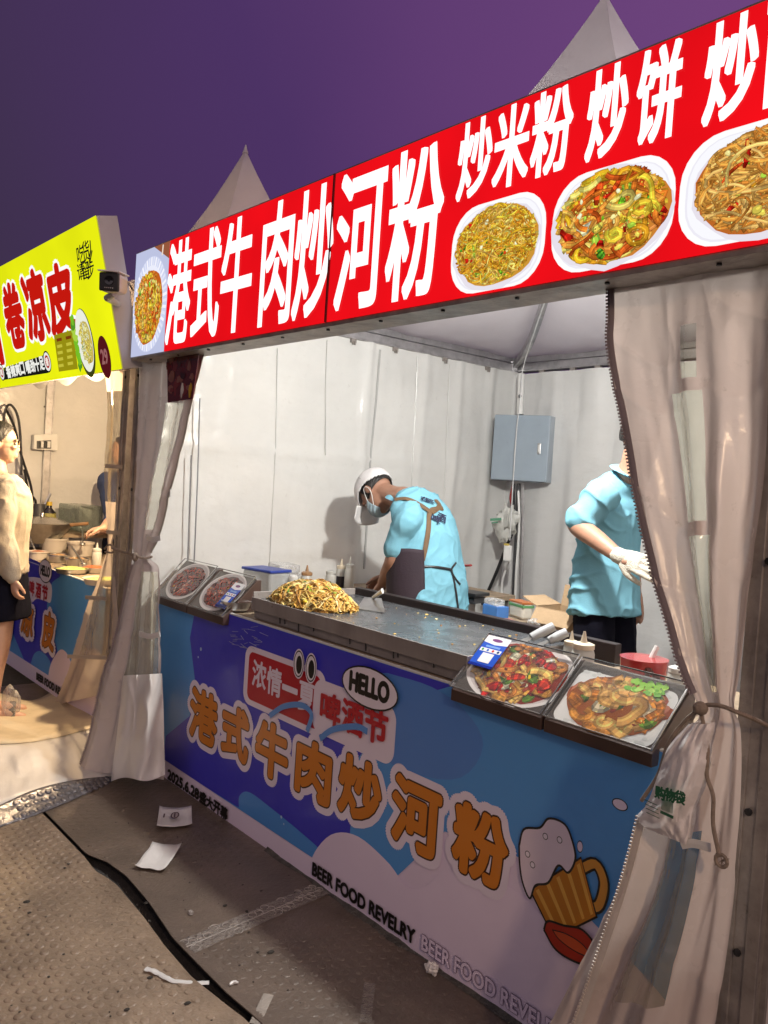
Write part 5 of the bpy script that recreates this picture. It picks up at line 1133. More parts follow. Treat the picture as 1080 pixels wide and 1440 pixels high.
for a in (-1, 1): limb(body, [B(.085 * a, 0, .80), B(.085 * a, .01, .47), B(.08 * a, -.015, .30), B(.075 * a, -.02, .085)], [.086, .056, .053, .034], sub=8); limb(body, [B(.075 * a, -.06, .045), B(.08 * a, .03, .045), B(.085 * a, .14, .028)], [(.03), (.034), (.026)])
limb(body, [B(0, 0, .80), B(0, 0, 1.0), B(0, .0, 1.2), B(0, -.02, zs)], [(.09, .15), (.085, .12), (.095, .14), (.06, .12)], side=fw, n=18)
fuse('body', body, SKIN2, wm, .0065, 4)
cg = MB(); limb(cg, [B(0, .0, .83), B(0, .0, 1.0), B(0, .01, 1.2), B(0, -.01, zs - .03), B(0, -.03, zs + .025)], [(.135, .185), (.128, .17), (.130, .18), (.10, .165), (.06, .075)], side=fw, n=26)
for a, b, c in ((shR, elR, wrR), (shL, elL, wrL)): limb(cg, [a, (a + b) / 2, b, (b + c) / 2, c * .93 + b * .07], [.072, .078, .074, .068, .046], n=16)
fuse('cardigan', cg, BEIGE, wm, .007, 6, .016, .12, folds=(.022, ((.1, .1, 1), (.6, .5, .7))))
sk = MB(); limb(sk, [B(0, 0, .88), B(0, 0, .75), B(0, .01, .58)], [(.12, .165), (.14, .195), (.155, .215)], side=fw, n=24); fuse('skirt', sk, NAVY, wm, .01, 3, .012, .1)
hm = MB(); cut_shell(hm, Pn(0, -.014, .030), Mh, np.array((.083, .106, .100)) * .97, lambda q: q[1] < .30 + .55 * q[2] and q[2] > -.75, infl=lambda q: .015 * nz(q[0] * 9, q[1] * 2, q[2] * 9)); hm.ell(Pn(0, -.118, -.005), (.036, .032, .036), Mh); hm.tube(spline([Pn(0, -.115, -.02), Pn(0, -.135, -.08), Pn(0, -.12, -.16)], 10), [.026, .03, .03, .03, .028, .026, .024, .02, .016, .012, .006], 10)
new('hair', hm, HAIR, wm, smooth=True, thick=.003)
eyes(Pn, Mh, wm, .97)
gs = MB()
for a in (-1, 1): gs.tube([Pn(a * .033 + .024 * math.cos(q), .098, .008 + .019 * math.sin(q)) for q in np.linspace(0, 6.283, 18)], .0016, 5); gs.tube([Pn(a * .057, .096, .014), Pn(a * .080, .04, .014), Pn(a * .083, -.015, .012)], .0015, 5)
gs.tube([Pn(-.010, .100, .012), Pn(.010, .100, .012)], .0015, 5); new('glasses', gs, mat('gold_wire', (.6, .45, .25), .3, .9), wm)
for a in (-1, 1):
    s0 = MB(); s0.tube(spline([B(.075 * a, -.085, .012), B(.08 * a, .03, .014), B(.085 * a, .165, .010)], 10), [(.010, .030)] + [(.011, .038)] * 9 + [(.009, .028)], 12, side=(0, 0, 1)); so = new('sandal', s0, BLACK, wm, smooth=True)
    new('sandal_strap', MB().tube(spline([B(.082 * a - .042, .08, .02), B(.082 * a, .085, .072), B(.082 * a + .042, .08, .02)], 12), [(.003, .02)] * 13, 8, side=(0, 0, 1)), BLACK, so, smooth=True)

# vendor of the neighbouring stall behind the curtain
YV = 2.72; J = lambda x, y, Y=YV: onY(x, y, Y); base = J(168, 800) * (1, 1, 0); vn = stand('person', 'vendor in dark blue behind the neighbouring curtain, one hand over the trays', base)
B = lambda a, b, z: base + np.array((a, b, z)); body = MB(); Pn, Mh = head(body, B(0, -.02, 1.58), (-.5, -.8, -.3), (0, 0, 1), 1.0, neck=B(0, 0, 1.42))
wr = onY(146, 742, 2.25); el = onY(158, 728, 2.5); sho_ = B(-.12, -.10, 1.34)
limb(body, [sho_, (sho_ + el) / 2, el, (el + wr) / 2, wr], [.05, .046, .042, .036, .027]); hand(body, wr, (-.5, -.8, -.25), (0, 0, -1), 1, .5)
limb(body, [B(.18, .02, 1.36), B(.22, 0, 1.1), B(.15, -.15, .95)], [.05, .042, .03]); hand(body, B(.15, -.15, .95), (-.3, -.9, 0), (0, 0, -1), -1, .3)
for a in (-1, 1): limb(body, [B(.09 * a, 0, .85), B(.09 * a, 0, .46), B(.09 * a, 0, .08)], [.085, .058, .042]); limb(body, [B(.09 * a, .06, .04), B(.09 * a, -.10, .03)], [.038, .032])
limb(body, [B(0, 0, .85), B(0, 0, 1.15), B(0, 0, 1.38)], [(.10, .15), (.10, .16), (.07, .13)], side=(0, 1, 0), n=18); fuse('body', body, SKIN2, vn, .008, 4)
sh = MB(); limb(sh, [B(0, 0, .80), B(0, 0, 1.1), B(0, 0, 1.36), B(0, 0, 1.43)], [(.13, .19), (.125, .18), (.10, .17), (.06, .08)], side=(0, 1, 0), n=24); limb(sh, [sho_, (sho_ + el) / 2, el, el * .55 + wr * .45], [.075, .068, .06, .05]); limb(sh, [B(.18, .02, 1.36), B(.22, 0, 1.1), B(.18, -.10, 1.0)], [.075, .065, .055])
fuse('shirt', sh, mat('dark_blue_shirt', (.02, .04, .12), .85), vn, .009, 5, .02, .1)
tr = MB()
for a in (-1, 1): limb(tr, [B(.085 * a, 0, .86), B(.09 * a, 0, .46), B(.09 * a, 0, .07)], [.115, .085, .07])
fuse('trousers', tr, NAVY, vn, .012, 4)
hm = MB(); cut_shell(hm, Pn(0, -.012, .028), Mh, (.082, .104, .097), lambda q: q[2] > -.5 and q[1] < .45 - .35 * (1 - q[2])); new('hair', hm, HAIR, vn, smooth=True, thick=.004); eyes(Pn, Mh, vn)
# ---------------------------------------------------------------- griddle and food
IRON = mat('griddle_iron', (.17, .18, .195), .26, .5, var=.45, vs=7, bump=.12, bs=30, dirt=.5, rvar=.14)
GSTEEL = mat('stained_steel', (.36, .33, .31), .45, .25, var=.4, vs=6, bump=.06, bs=50, dirt=.8, stretch=(1, 1, .35))
GX0, GX1, GY0, GY1, GZ = -2.97, -1.73, 1.825, 2.37, .955
gr = thing('griddle', 'wide flat steel griddle along the counter, half covered with fried noodles', 'griddle', ((GX0 + GX1) / 2, 2.1, ZC))
new('plate', MB().box(GX0 + .006, GX1 - .006, GY0 + .006, GY1 - .006, GZ - .022, GZ - .006), IRON, gr)
new('front_wall', MB().box(GX0, GX1, GY0, GY0 + .006, GZ - .052, GZ + .001), GSTEEL, gr, bevel=.002)
new('end_wall', MB().box(GX0, GX0 + .006, GY0 + .006, GY1, GZ - .05, GZ + .022), GSTEEL, gr, bevel=.002); new('end_wall', MB().box(GX1 - .006, GX1, GY0 + .006, GY1, GZ - .05, GZ + .001), GSTEEL, gr, bevel=.002)
new('back_rim', MB().box(GX0, GX1 + .15, GY1 - .006, GY1 + .03, GZ - .05, GZ + .026), mat('burnt_steel', (.035, .025, .025), .5, .4, dirt=.5), gr, bevel=.003)
new('burner_base', MB().box(GX0 + .008, GX1 - .012, GY0 + .012, GY1 - .02, ZC + .001, GZ - .05), GSTEEL, gr, bevel=.003)
rg = random.Random(9)
for k in range(9):
    x = rg.uniform(GX0 + .2, GX1 - .05); h = rg.uniform(.012, .036); new('grease_drip', MB().tube([(x, GY0 + .008, GZ - .052), (x + .001, GY0 + .010, GZ - .052 - h)], [.0022, .003], 5), BLACK, gr)
# heap of noodles
c = onZ(440, 848, GZ); hp = MB(); rg = random.Random(21); HP = [lin(226, 190, 104), lin(214, 170, 84), lin(232, 206, 130), lin(196, 146, 66), lin(236, 218, 160), lin(176, 126, 60)]
RXH, RYH, HH = .225, .140, .085
def hz(x, y): r2 = (x / RXH) ** 2 + (y / RYH) ** 2; return HH * max(0, 1 - r2) ** .75 * (1 + .25 * nz(x * 12, y * 12))
for k in range(760):
    a = rg.random() * 6.283; rr = math.sqrt(rg.random()) * (1.0 if rg.random() < .95 else 1.2); x, y = rr * RXH * math.cos(a), rr * RYH * math.sin(a); th = rg.random() * 6.283; cv = rg.uniform(-26, 26); L = rg.uniform(.05, .14); n = 9; P = []; lift = rg.uniform(-.008, .010)
    for i in range(n):
        P.append((c[0] + x, c[1] + y, GZ - .002 + hz(x, y) + lift + .004 * math.sin(i * 1.3 + k))); th += cv * L / n; x += L / n * math.cos(th); y += L / n * math.sin(th)
        q2_ = (x / RXH) ** 2 + (y / RYH) ** 2
        if q2_ > 1.1: x, y, th = x * .93, y * .93, th + 1.6
    q = rg.random(); w = rg.uniform(.0022, .0036); col = shade(rg.choice(HP), rg.uniform(.6, 1.0))
    if q < .03: col = shade(rg.choice(GREEN), .5)
    hp.tube(P, [(w * .55, w * (1.8 if q < .35 else 1.1))] * n, 5, col=col, side=(0, 0, 1))
for k in range(60):
    a = rg.random() * 6.283; rr = math.sqrt(rg.random()) * .95; x, y = rr * RXH * math.cos(a), rr * RYH * math.sin(a); s = rg.uniform(.007, .016); hp.ell((c[0] + x, c[1] + y, GZ + hz(x, y) + .004), (s, s * .8, s * .4), n=7, m=5, col=shade(rg.choice([lin(240, 205, 70), lin(236, 220, 140), lin(220, 200, 110)]), .85))
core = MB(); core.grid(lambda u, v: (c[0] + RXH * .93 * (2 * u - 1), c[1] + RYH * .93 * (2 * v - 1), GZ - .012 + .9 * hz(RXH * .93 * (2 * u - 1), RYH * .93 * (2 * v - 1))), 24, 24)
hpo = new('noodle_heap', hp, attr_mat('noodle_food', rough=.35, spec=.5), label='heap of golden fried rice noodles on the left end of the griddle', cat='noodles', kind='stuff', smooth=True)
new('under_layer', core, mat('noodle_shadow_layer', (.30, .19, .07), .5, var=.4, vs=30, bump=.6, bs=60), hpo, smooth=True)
sc_ = MB(); rg = random.Random(33)
for k in range(46):
    x, y = rg.uniform(GX0 + .3, GX1 - .1), rg.uniform(GY0 + .03, GY1 - .03); s = rg.uniform(.002, .006); sc_.ell((x, y, GZ - .004), (s, s * rg.uniform(.5, 1.5), s * .5), n=6, m=4, col=shade(rg.choice(HP), .8))
new('food_scraps', sc_, MATS['noodle_food'], label='stray noodle scraps scattered over the bare griddle', cat='food scraps', kind='stuff')
# scraper
p = onZ(530, 856, GZ + .004); sp = thing('scraper', 'broad steel scraper lying on the griddle beside the noodles', 'scraper', p)
A, B2, Cc, Dd = [onZ(x, y, z) for x, y, z in ((502, 856, GZ), (541, 862, GZ), (536, 842, GZ + .035), (512, 840, GZ + .035))]
new('blade', MB().prism([A, B2, Cc, Dd], (0, .002, .002)), STEEL, sp); new('handle', MB().tube([(Cc + Dd) / 2, onZ(538, 831, GZ + .075)], [.008, .012], 10, flat=.5), STEEL, sp, smooth=True)

# ---------------------------------------------------------------- slanted food pictures on the counter
def display(label, X0, X1, zb, zt, seed, kind, qr=False, dark=1.0):
    O = np.array((0, 1.775, zb)); T = np.array((0, 1.93, zt)); fr = Frame(O, (1, 0, 0), T - O); Lh = float(np.linalg.norm(T - O))
    t = thing('menu_board', label, 'menu board', ((X0 + X1) / 2, 1.80, zb - .04), 'slanted food pictures on the counter')
    BR = mat('dark_case', (.075, .045, .036), .35, var=.3, coat=.2); FR_ = mat('chrome_frame', (.55, .55, .55), .22, .9)
    mb = MB(); mb.prism([(X0, 1.772, zb - .034), (X0, 1.772, zb - .001), (X0, 1.93, zt - .006), (X0, 1.95, zt - .006), (X0, 1.95, ZC + .001), (X0, 1.81, ZC + .001), (X0, 1.80, zb - .034)], (X1 - X0, 0, 0)); new('case', mb, BR, t, bevel=.002)
    rg = random.Random(seed); pr = Print(fr, .0015); k = dark
    S2 = lambda *c: shade(lin(*c), k)
    pr.clip = (X0 + .003, X1 - .003, .003, Lh - .003); pr.poly([(X0, 0), (X1, 0), (X1, Lh), (X0, Lh)], S2(74, 66, 60) if kind != 'C' else S2(90, 84, 78))
    cu, cv = (X0 + X1) / 2, Lh / 2; a, b = (X1 - X0) / 2, Lh / 2
    if kind == 'A':
        pr.oval(cu + a * .06, cv + b * .08, a * 1.10, b * 1.12, S2(236, 230, 226), n=60); pr.oval(cu + a * .06, cv + b * .10, a * 1.04, b * 1.05, S2(210, 200, 196), n=44)
        R2 = [S2(206, 24, 18), S2(176, 18, 16), S2(216, 50, 24)]; Y2_ = [S2(214, 150, 60), S2(190, 120, 50), S2(226, 180, 96)]
        noodles(pr, cu + a * .06, cv + b * .08, a * .99, b * .99, 52, .020, Y2_, rg, 3.2, .7, (('strip', 46, R2), ('strip', 9, [S2(236, 226, 190)]), ('strip', 9, [S2(90, 130, 40)]), ('blob', 18, [S2(110, 40, 24), S2(150, 60, 30)]), ('blob', 6, [S2(236, 196, 40)])), base=S2(130, 34, 18))
    elif kind == 'B':
        pr.rrect(X0 + .012, X1 - .012, .006, Lh - .03, .03, S2(232, 232, 228))
        N2 = [S2(226, 150, 60), S2(212, 128, 46), S2(236, 176, 96)]
        for q in range(40): pr.oval(X0 + rg.uniform(.02, .3) * 1.0, rg.choice((rg.uniform(.01, .03), rg.uniform(Lh - .05, Lh - .032))), .008, .005, S2(214, 216, 212), n=8, wob=.4, seed=q)
        for (dx, dy, r_) in ((-.095, .0, .05), (.10, .015, .048)): pr.oval(cu + dx, cv + dy, r_, r_ * .8, S2(150, 70, 40), wob=.4, seed=dx * 50); pr.oval(cu + dx - .005, cv + dy + .008, r_ * .8, r_ * .6, S2(196, 120, 90), wob=.4, seed=dx * 50); pr.oval(cu + dx - .01, cv + dy + .012, r_ * .4, r_ * .25, S2(236, 190, 170), wob=.5, seed=dx * 30)
        noodles(pr, cu, cv - .008, a * .86, b * .86, 34, .027, N2, rg, 3.0, 1.0, (('strip', 4, [S2(240, 220, 180)]), ('strip', 6, [S2(100, 140, 40)]), ('blob', 6, [S2(130, 50, 30)])), base=S2(150, 78, 30))
        for q in range(34): pr.oval(cu + .045 + rg.uniform(-.04, .06), cv + b * .62 + rg.uniform(-.018, .02), .010, .007, rg.choice([S2(150, 210, 70), S2(110, 180, 50), S2(180, 226, 100)]), n=10, wob=.7, seed=q)
    else:
        pr.oval(cu, cv + .005, a * .95, b * .97, S2(216, 210, 206), n=44); pr.oval(cu, cv + .008, a * .88, b * .88, S2(180, 172, 170), n=44)
        R2 = [S2(120, 30, 24), S2(96, 24, 22), S2(150, 50, 36), S2(170, 90, 70)]
        noodles(pr, cu + .004, cv + .004, a * .80, b * .80, 110, .009, R2, rg, 3, .7, (('strip', 10, [S2(190, 150, 130)]), ('blob', 6, [S2(190, 150, 50)]), ('blob', 4, [S2(90, 110, 50)])), base=S2(70, 18, 16))
    new('printed_photo', pr.mb, PGLOSS, t)
    if qr:
        pr = Print(fr, .017, 1e-4); c0, c1_, v0, v1 = qr; BL = shade(lin(40, 84, 190), k)
        pr.poly([(c0, v0), (c1_, v0), (c1_, v1), (c0, v1)], BL); W = shade(lin(232, 232, 236), k); pr.poly([(c0, v1 - (v1 - v0) * .22), (c0 + (c1_ - c0) * .5, v1 - (v1 - v0) * .27), (c1_, v1 - (v1 - v0) * .22), (c1_, v1), (c0, v1)], W)
        cw = c1_ - c0; chh = v1 - v0; pr.oval(c0 + cw * .5, v1 - chh * .12, cw * .22, chh * .05, shade(lin(120, 70, 120), k)); pr.poly([(c0 + cw * .2, v1 - chh * .37), (c0 + cw * .8, v1 - chh * .37), (c0 + cw * .8, v1 - chh * .31), (c0 + cw * .2, v1 - chh * .31)], shade(lin(120, 160, 220), k))
        pr.poly([(c0 + cw * .06, v1 - chh * .52), (c0 + cw * .94, v1 - chh * .52), (c0 + cw * .94, v1 - chh * .41), (c0 + cw * .06, v1 - chh * .41)], W)
        for q, cc in enumerate((lin(60, 150, 80), lin(50, 110, 190), lin(190, 60, 60), lin(40, 70, 120))): pr.oval(c0 + cw * (.17 + .22 * q), v1 - chh * .465, cw * .05, cw * .05, shade(cc, k), n=12)
        pr.poly([(c0 + cw * .28, v0 + chh * .14), (c0 + cw * .76, v0 + chh * .14), (c0 + cw * .76, v0 + chh * .44), (c0 + cw * .28, v0 + chh * .44)], W); pr.poly([(c0, v0), (c1_, v0), (c1_, v0 + chh * .08), (c0, v0 + chh * .08)], shade(lin(20, 40, 130), k))
        new('payment_card', pr.mb, PGLOSS, t, thick=.0006)
    mb = MB(); w_ = .0035
    for (p, q) in (((X0, 0), (X1, 0)), ((X1, 0), (X1, Lh)), ((X1, Lh), (X0, Lh)), ((X0, Lh), (X0, 0))): mb.bar(fr.pt(*p, .014), fr.pt(*q, .014), w_)
    new('frame', mb, FR_, t)
    if kind != 'C': new('clear_cover', MB().add([fr.pt(X0, 0, .0145), fr.pt(X1, 0, .0145), fr.pt(X1, Lh, .0145), fr.pt(X0, Lh, .0145)], [(0, 1, 2, 3)]), clear_mat('acrylic', tint=(.97, .97, .97), diff=(.3, .3, .3), amt=.05, bump=.05, gloss=.2), t)
    return t
d = .2126
display('slanted picture of red-pepper noodles with a blue payment card, right of the griddle', -1.735, -1.395, .862, 1.008, 5, 'A', (-1.728, -1.635, .088, .205))
display('slanted picture of wide noodles with beef and coriander, nearest the right curtain', -1.385, -1.062, .862, 1.005, 9, 'B')
display('dim slanted picture of shredded meat at the far left end of the counter', -3.765, -3.435, .850, 1.018, 14, 'C', None, .95)
display('dim slanted picture of meat noodles with a blue payment card, left of the griddle', -3.425, -3.10, .850, 1.010, 17, 'C', (-3.20, -3.115, .03, .17), .95)

# ---------------------------------------------------------------- bottles, tubs and boxes
BOTS = 'squeeze bottles about the stall'
def bottle(label, p, h, r, bodym, capm, fill=None, nozzle=True, cat='bottle'):
    p = np.array(p, float); t = thing('squeeze_bottle', label, cat, p, BOTS)
    new('bottle_body', MB().lathe(p, [(r * .9, 0), (r, h * .03), (r, h * .58), (r * .92, h * .64), (r * .8, h * .67)], n=20), bodym, t, smooth=True)
    if fill: new('sauce', MB().lathe(p, [(r * 1.004, h * .02), (r * 1.006, h * .42)], n=20), fill, t, smooth=True)
    new('cap', MB().lathe(p + (0, 0, h * .67), [(r * .95, 0), (r * .95, h * .09), (r * .6, h * .12)], n=20), capm, t, smooth=True)
    if nozzle: new('nozzle', MB().lathe(p + (0, 0, h * .78), [(r * .34, 0), (r * .26, h * .06), (r * .10, h * .22)], n=12), capm, t, smooth=True)
    return t
TR = mat('frosted_plastic', (.66, .66, .62), .3, trans=.3, var=.05); CRM = mat('cream_plastic', (.58, .50, .38), .4, var=.1); SOY = mat('soy', (.02, .016, .02), .2); BRN = mat('brown_cap', (.30, .17, .08), .4)
ZT = .872
def at(x, Y, z=ZT): q = onY(x, 800, Y); return np.array((q[0], Y, z))
def atx(x, X, z=ZC + .001): q = onX(x, 815, X); return np.array((X, q[1], z))
tb = thing('side_table', 'low wooden worktable along the white side wall', 'table', (-3.5, 3.05, 0))
new('tabletop', MB().box(-3.80, -3.16, 2.66, 3.7, ZT - .03, ZT - .001), WOOD, tb, bevel=.003)
for x in (-3.77, -3.19):
    for y in (2.69, 3.67): new('leg', MB().box(x - .02, x + .02, y - .02, y + .02, 0, ZT - .03), ALUD, tb)
bottle('tall white squeeze bottle nearest the cook', at(492, 2.78), .185, .026, TR, TR)
bottle('squeeze bottle of dark soy sauce next to the tall white one', at(480, 2.80), .16, .028, TR, CRM, SOY)
bottle('plain white bottle left of the soy sauce bottle', atx(465, -3.52, ZT), .145, .028, TR, TR, None, False)
bottle('clear bottle with brown cap behind the noodle heap', atx(431, -3.46), .155, .030, TR, BRN)
bottle('small clear bottle with white cap behind the noodle heap', atx(413, -3.5), .125, .024, TR, WHITEP, None, False)
p = atx(374, -3.62); t = thing('plastic_tub', 'clear plastic tub with a blue lid beside the dim pictures', 'tub', p)
new('tub_body', MB().obox(p + (0, 0, .055), (.20, .14, .11), rz=.2), clear_mat('tub_plastic', tint=(.9, .92, .93), diff=(.6, .62, .62), amt=.4), t, bevel=.01); new('lid', MB().obox(p + (0, 0, .116), (.215, .15, .014), rz=.2), mat('blue_plastic', (.03, .06, .32), .4), t, bevel=.004)
p = atx(398, -3.7); t = thing('takeaway_stack', 'stack of white takeaway boxes against the white wall', 'boxes', p); rg = random.Random(3)
for k in range(3): new('takeaway_box', MB().obox(p + (rg.uniform(-.01, .01), 0, .025 + k * .045), (.16, .12, .042), rz=rg.uniform(-.2, .2)), FILMW, t, bevel=.008)
p = onZ(333, 850, ZC + .03); t = thing('steel_bowl', 'small shiny steel bowl left of the griddle', 'bowl', p * (1, 1, 0) + (0, 0, ZC)); new('bowl_shell', MB().lathe(p * (1, 1, 0) + (0, 0, ZC), [(.03, .001), (.05, .01), (.065, .045), (.068, .046), (.060, .043), (.045, .012), (.01, .006)], n=24), STEEL, t, smooth=True)
p = onZ(508, 833, GZ); e = onY(507, 829, 2.72); new('egg', MB().ell((e[0], e[1], ZT + .022), (.024, .022, .022)), mat('egg_shell', (.75, .35, .12), .4), label='orange egg on the worktable by the cook\'s hands', cat='egg', smooth=True)

# table behind the second griddle side
q = onZ(660, 874, ZT); q2 = onZ(790, 904, ZT); YT = q[1]
t2 = thing('back_table', 'wooden table with cardboard box and packets behind the griddle', 'table', (-2.2, YT + .2, 0)); TX0, TX1 = q[0] - .08, onY(838, 880, YT + .2)[0]
new('tabletop', MB().box(TX0, TX1, YT, YT + .32, ZT - .035, ZT - .001), WOOD, t2, bevel=.003)
for x in (TX0 + .03, TX1 - .03):
    for y in (YT + .04, YT + .28): new('leg', MB().box(x - .02, x + .02, y - .02, y + .02, 0, ZT - .035), ALUD, t2)
def tz(x, y): return onZ(x, y, ZT)
p = tz(690, 868); t = thing('tissue_box', 'blue and white box of tissues on the back table', 'tissue box', p); new('carton', MB().obox(p + (0, .03, .028), (.11, .07, .055), rz=-.15), mat('blue_carton', (.06, .18, .48), .5), t, bevel=.004); new('tissue_pack', MB().obox(p + (-.01, .03, .07), (.09, .06, .03), rz=-.1), FILMW, t, bevel=.01)
new('printed_panel', MB().obox(p + (0, .03, .0565), (.07, .045, .002), rz=-.15), WHITEP, t)
p = tz(722, 870); t = thing('packet', 'white packet with green and orange print on the back table', 'packet', p); new('packet_body', MB().obox(p + (0, .05, .04), (.12, .06, .08), rz=-.3), mat('white_packet', (.62, .58, .5), .4, var=.1), t, bevel=.012); new('green_band', MB().obox(p + (0, .05, .062), (.122, .062, .012), rz=-.3), mat('green_print', (.12, .30, .12), .4), t); new('orange_band', MB().obox(p + (0, .05, .077), (.121, .061, .008), rz=-.3), mat('orange_print', (.5, .16, .05), .4), t)
p = tz(712, 880); new('pink_packet', MB().obox(p + (0, .02, .012), (.14, .07, .02), rz=-.4), mat('pink_film', (.45, .16, .14), .3), label='flat pink plastic packet lying on the back table', cat='packet', bevel=.006)
crumple((0, 0), .04, 'crumpled clear plastic wrap beside the cardboard box', FILMW, 'plastic_wrap', 'wrap', 3).location = tz(742, 888) + (0, .04, 0)
p = tz(775, 888); t = thing('cardboard_box', 'open brown cardboard box on the back table', 'box', p); bw, bd, bh = .22, .17, .10; rz_ = -.05
cb = p + (.04, .06, 0)
for (dx, dy, sx, sy) in ((0, -bd / 2, bw, .004), (0, bd / 2, bw, .004), (-bw / 2, 0, .004, bd), (bw / 2, 0, .004, bd)): new('side', MB().obox(cb + (dx, dy, bh / 2), (sx, sy, bh)), CARD, t)
new('base', MB().obox(cb + (0, 0, .004), (bw - .01, bd - .01, .005)), CARD, t)
new('flap', MB().prism([cb + (-bw / 2, bd / 2, bh), cb + (bw * .12, bd / 2, bh), cb + (bw * .10, bd / 2 + .015, bh + .085), cb + (-bw / 2, bd / 2 + .02, bh + .09)], (0, .004, 0)), CARD, t)
new('flap', MB().prism([cb + (bw * .16, bd / 2, bh), cb + (bw / 2, bd / 2, bh), cb + (bw / 2 - .02, bd / 2 + .02, bh + .06), cb + (bw * .25, bd / 2 + .02, bh + .07)], (0, .004, 0)), CARD, t)
new('flap', MB().prism([cb + (-bw / 2, -bd / 2, bh), cb + (-bw / 2, bd / 2, bh), cb + (-bw / 2 - .09, bd / 2 - .01, bh + .03), cb + (-bw / 2 - .09, -bd / 2 + .01, bh + .03)], (.002, 0, .003)), CARD, t)
new('flap', MB().prism([cb + (-bw / 2, -bd / 2, bh), cb + (bw / 2, -bd / 2, bh), cb + (bw / 2 - .01, -bd / 2 - .05, bh - .06), cb + (-bw / 2 + .01, -bd / 2 - .05, bh - .06)], (0, .004, 0)), CARD, t)
# black scale and red-handled knife behind the cook
p = onY(660, 834, 3.1); t = thing('kitchen_scale', 'black kitchen scale behind the cook', 'scale', p); new('scale_plate', MB().obox(p, (.16, .14, .018), rz=.2), BLACK, t, bevel=.004); new('scale_base', MB().obox(p + (0, 0, -.03), (.13, .11, .03), rz=.2), DARK, t, bevel=.004); new('stand', MB().obox(p + (0, 0, -.5), (.05, .05, .9)), ALUD, t)
p = onY(652, 796, 3.1); t = thing('knife', 'knife with a red and black handle behind the cook', 'knife', p); new('handle', MB().tube([onY(643, 796, 3.1), onY(662, 795, 3.1)], [(.006, .011)] * 2, 8, side=(0, 0, 1)), mat('red_plastic', (.32, .03, .03), .4), t); new('blade', MB().obox(onY(630, 797, 3.1), (.12, .002, .025)), STEEL, t)
# grey-handled scrapers by the right pictures
for k, (a, b, lab) in enumerate((((730, 905, .96), (778, 881, 1.02), 'upper scraper with a thick grey handle beside the cardboard box'), ((758, 908, .95), (797, 889, 1.0), 'lower scraper with a thick grey handle beside the cream bottle'))):
    A, B3 = onZ(*a), onZ(*b); dd = unit(B3 - A); t = thing('scraper', lab, 'scraper', A); m1 = A + dd * (np.linalg.norm(B3 - A) * .35)
    new('handle', MB().tube([m1, m1 + (B3 - m1) * .5, B3], [.014, .017, .016], 12), mat('grey_handle', (.38, .39, .40), .35, var=.1), t, smooth=True)
    sd_ = unit(np.cross(dd, (0, 0, 1))); new('blade', MB().prism([m1 + sd_ * .012, m1 - sd_ * .012, A - dd * .07 - sd_ * .05, A - dd * .07 + sd_ * .05], (0, 0, .002)), STEEL, t)
bottle('cream squeeze bottle behind the picture of red-pepper noodles', onZ(820, 918, .965) * (1, 1, 0) + (0, 0, ZC), .165, .036, TR, CRM)
bottle('smaller cream squeeze bottle left of the larger cream one', onZ(803, 912, .95) * (1, 1, 0) + (0, 0, ZC), .14, .026, TR, CRM)
bottle('white squeeze bottle between the red pot and the right curtain', onZ(955, 945, .97) * (1, 1, 0) + (0, 0, ZC), .15, .032, TR, WHITEP)
p = onZ(906, 925, .985); t = thing('seasoning_pot', 'red pot with a white inside and dark flower pattern behind the pictures', 'pot', p * (1, 1, 0) + (0, 0, ZC)); b0 = p * (1, 1, 0) + (0, 0, ZC)
depth = float(np.dot(p - CAM, _fw)); r0 = 33.5 / FPX * depth
new('pot_shell', MB().lathe(b0, [(r0 * .80, 0), (r0 * .95, .08), (r0 * .99, .112), (r0, .117)], n=36), mat('red_enamel', (.38, .02, .025), .25, var=.15, coat=.4), t, smooth=True); new('pot_lining', MB().lathe(b0, [(r0, .117), (r0 * .965, .116), (r0 * .93, .09), (r0 * .2, .075), (.001, .075)], n=36, cap=False), mat('cream_lining', (.68, .64, .52), .35, var=.05), t, smooth=True)
pf = MB(); rg = random.Random(12)
for k in range(14):
    a = -1.2 + .8 * rg.random() + .3; zz = rg.uniform(.03, .1); rr = r0 * (.80 + .17 * zz / .1) + .001; c_ = b0 + (math.cos(a) * rr, math.sin(a) * rr, zz); pf.ell(c_, (.008, .008, .008), n=7, m=5)
new('flower_print', pf, mat('dark_red_print', (.10, .02, .012), .4), t); new('spoon_handle', MB().tube([b0 + (0, .02, .09), b0 + (.01, .05, .15)], .008, 8), WHITEP, t)

# ---------------------------------------------------------------- electrical box and cables at the back corner
A, B4 = onY(696, 583, 4.05), onY(775, 584, 4.19); Cb = onY(770, 679, 4.19); zt, zbm = (A[2] + B4[2]) / 2, Cb[2]; dx = unit((B4 - A) * (1, 1, 0)); nb = np.array((-dx[1], dx[0], 0)); wdt = float(np.linalg.norm((B4 - A)[:2])); hh = zt - zbm
Mx = np.array([dx, nb, (0, 0, 1)]).T; cc = A * (1, 1, 0) + dx * wdt / 2 + np.array((0, 0, (zt + zbm) / 2))
eb = thing('electrical_box', 'blue-grey metal electrical box hung on the corner post', 'electrical box', cc - (0, 0, hh / 2))
new('case', MB().obox(cc + nb * .07, (wdt, .13, hh), M=Mx), GREYBOX, eb, bevel=.004); dr = new('door', MB().obox(cc + nb * .0, (wdt - .006, .012, hh - .008), M=Mx), GREYBOX, eb, bevel=.003)
lk = cc + dx * (wdt * .34) + nb * -.008; new('latch', MB().obox(lk, (.022, .006, .07), M=Mx), STEEL, dr, bevel=.0028); new('latch_key', MB().obox(lk + nb * -.004, (.012, .004, .045), M=Mx), WHITEP, dr, bevel=.002)
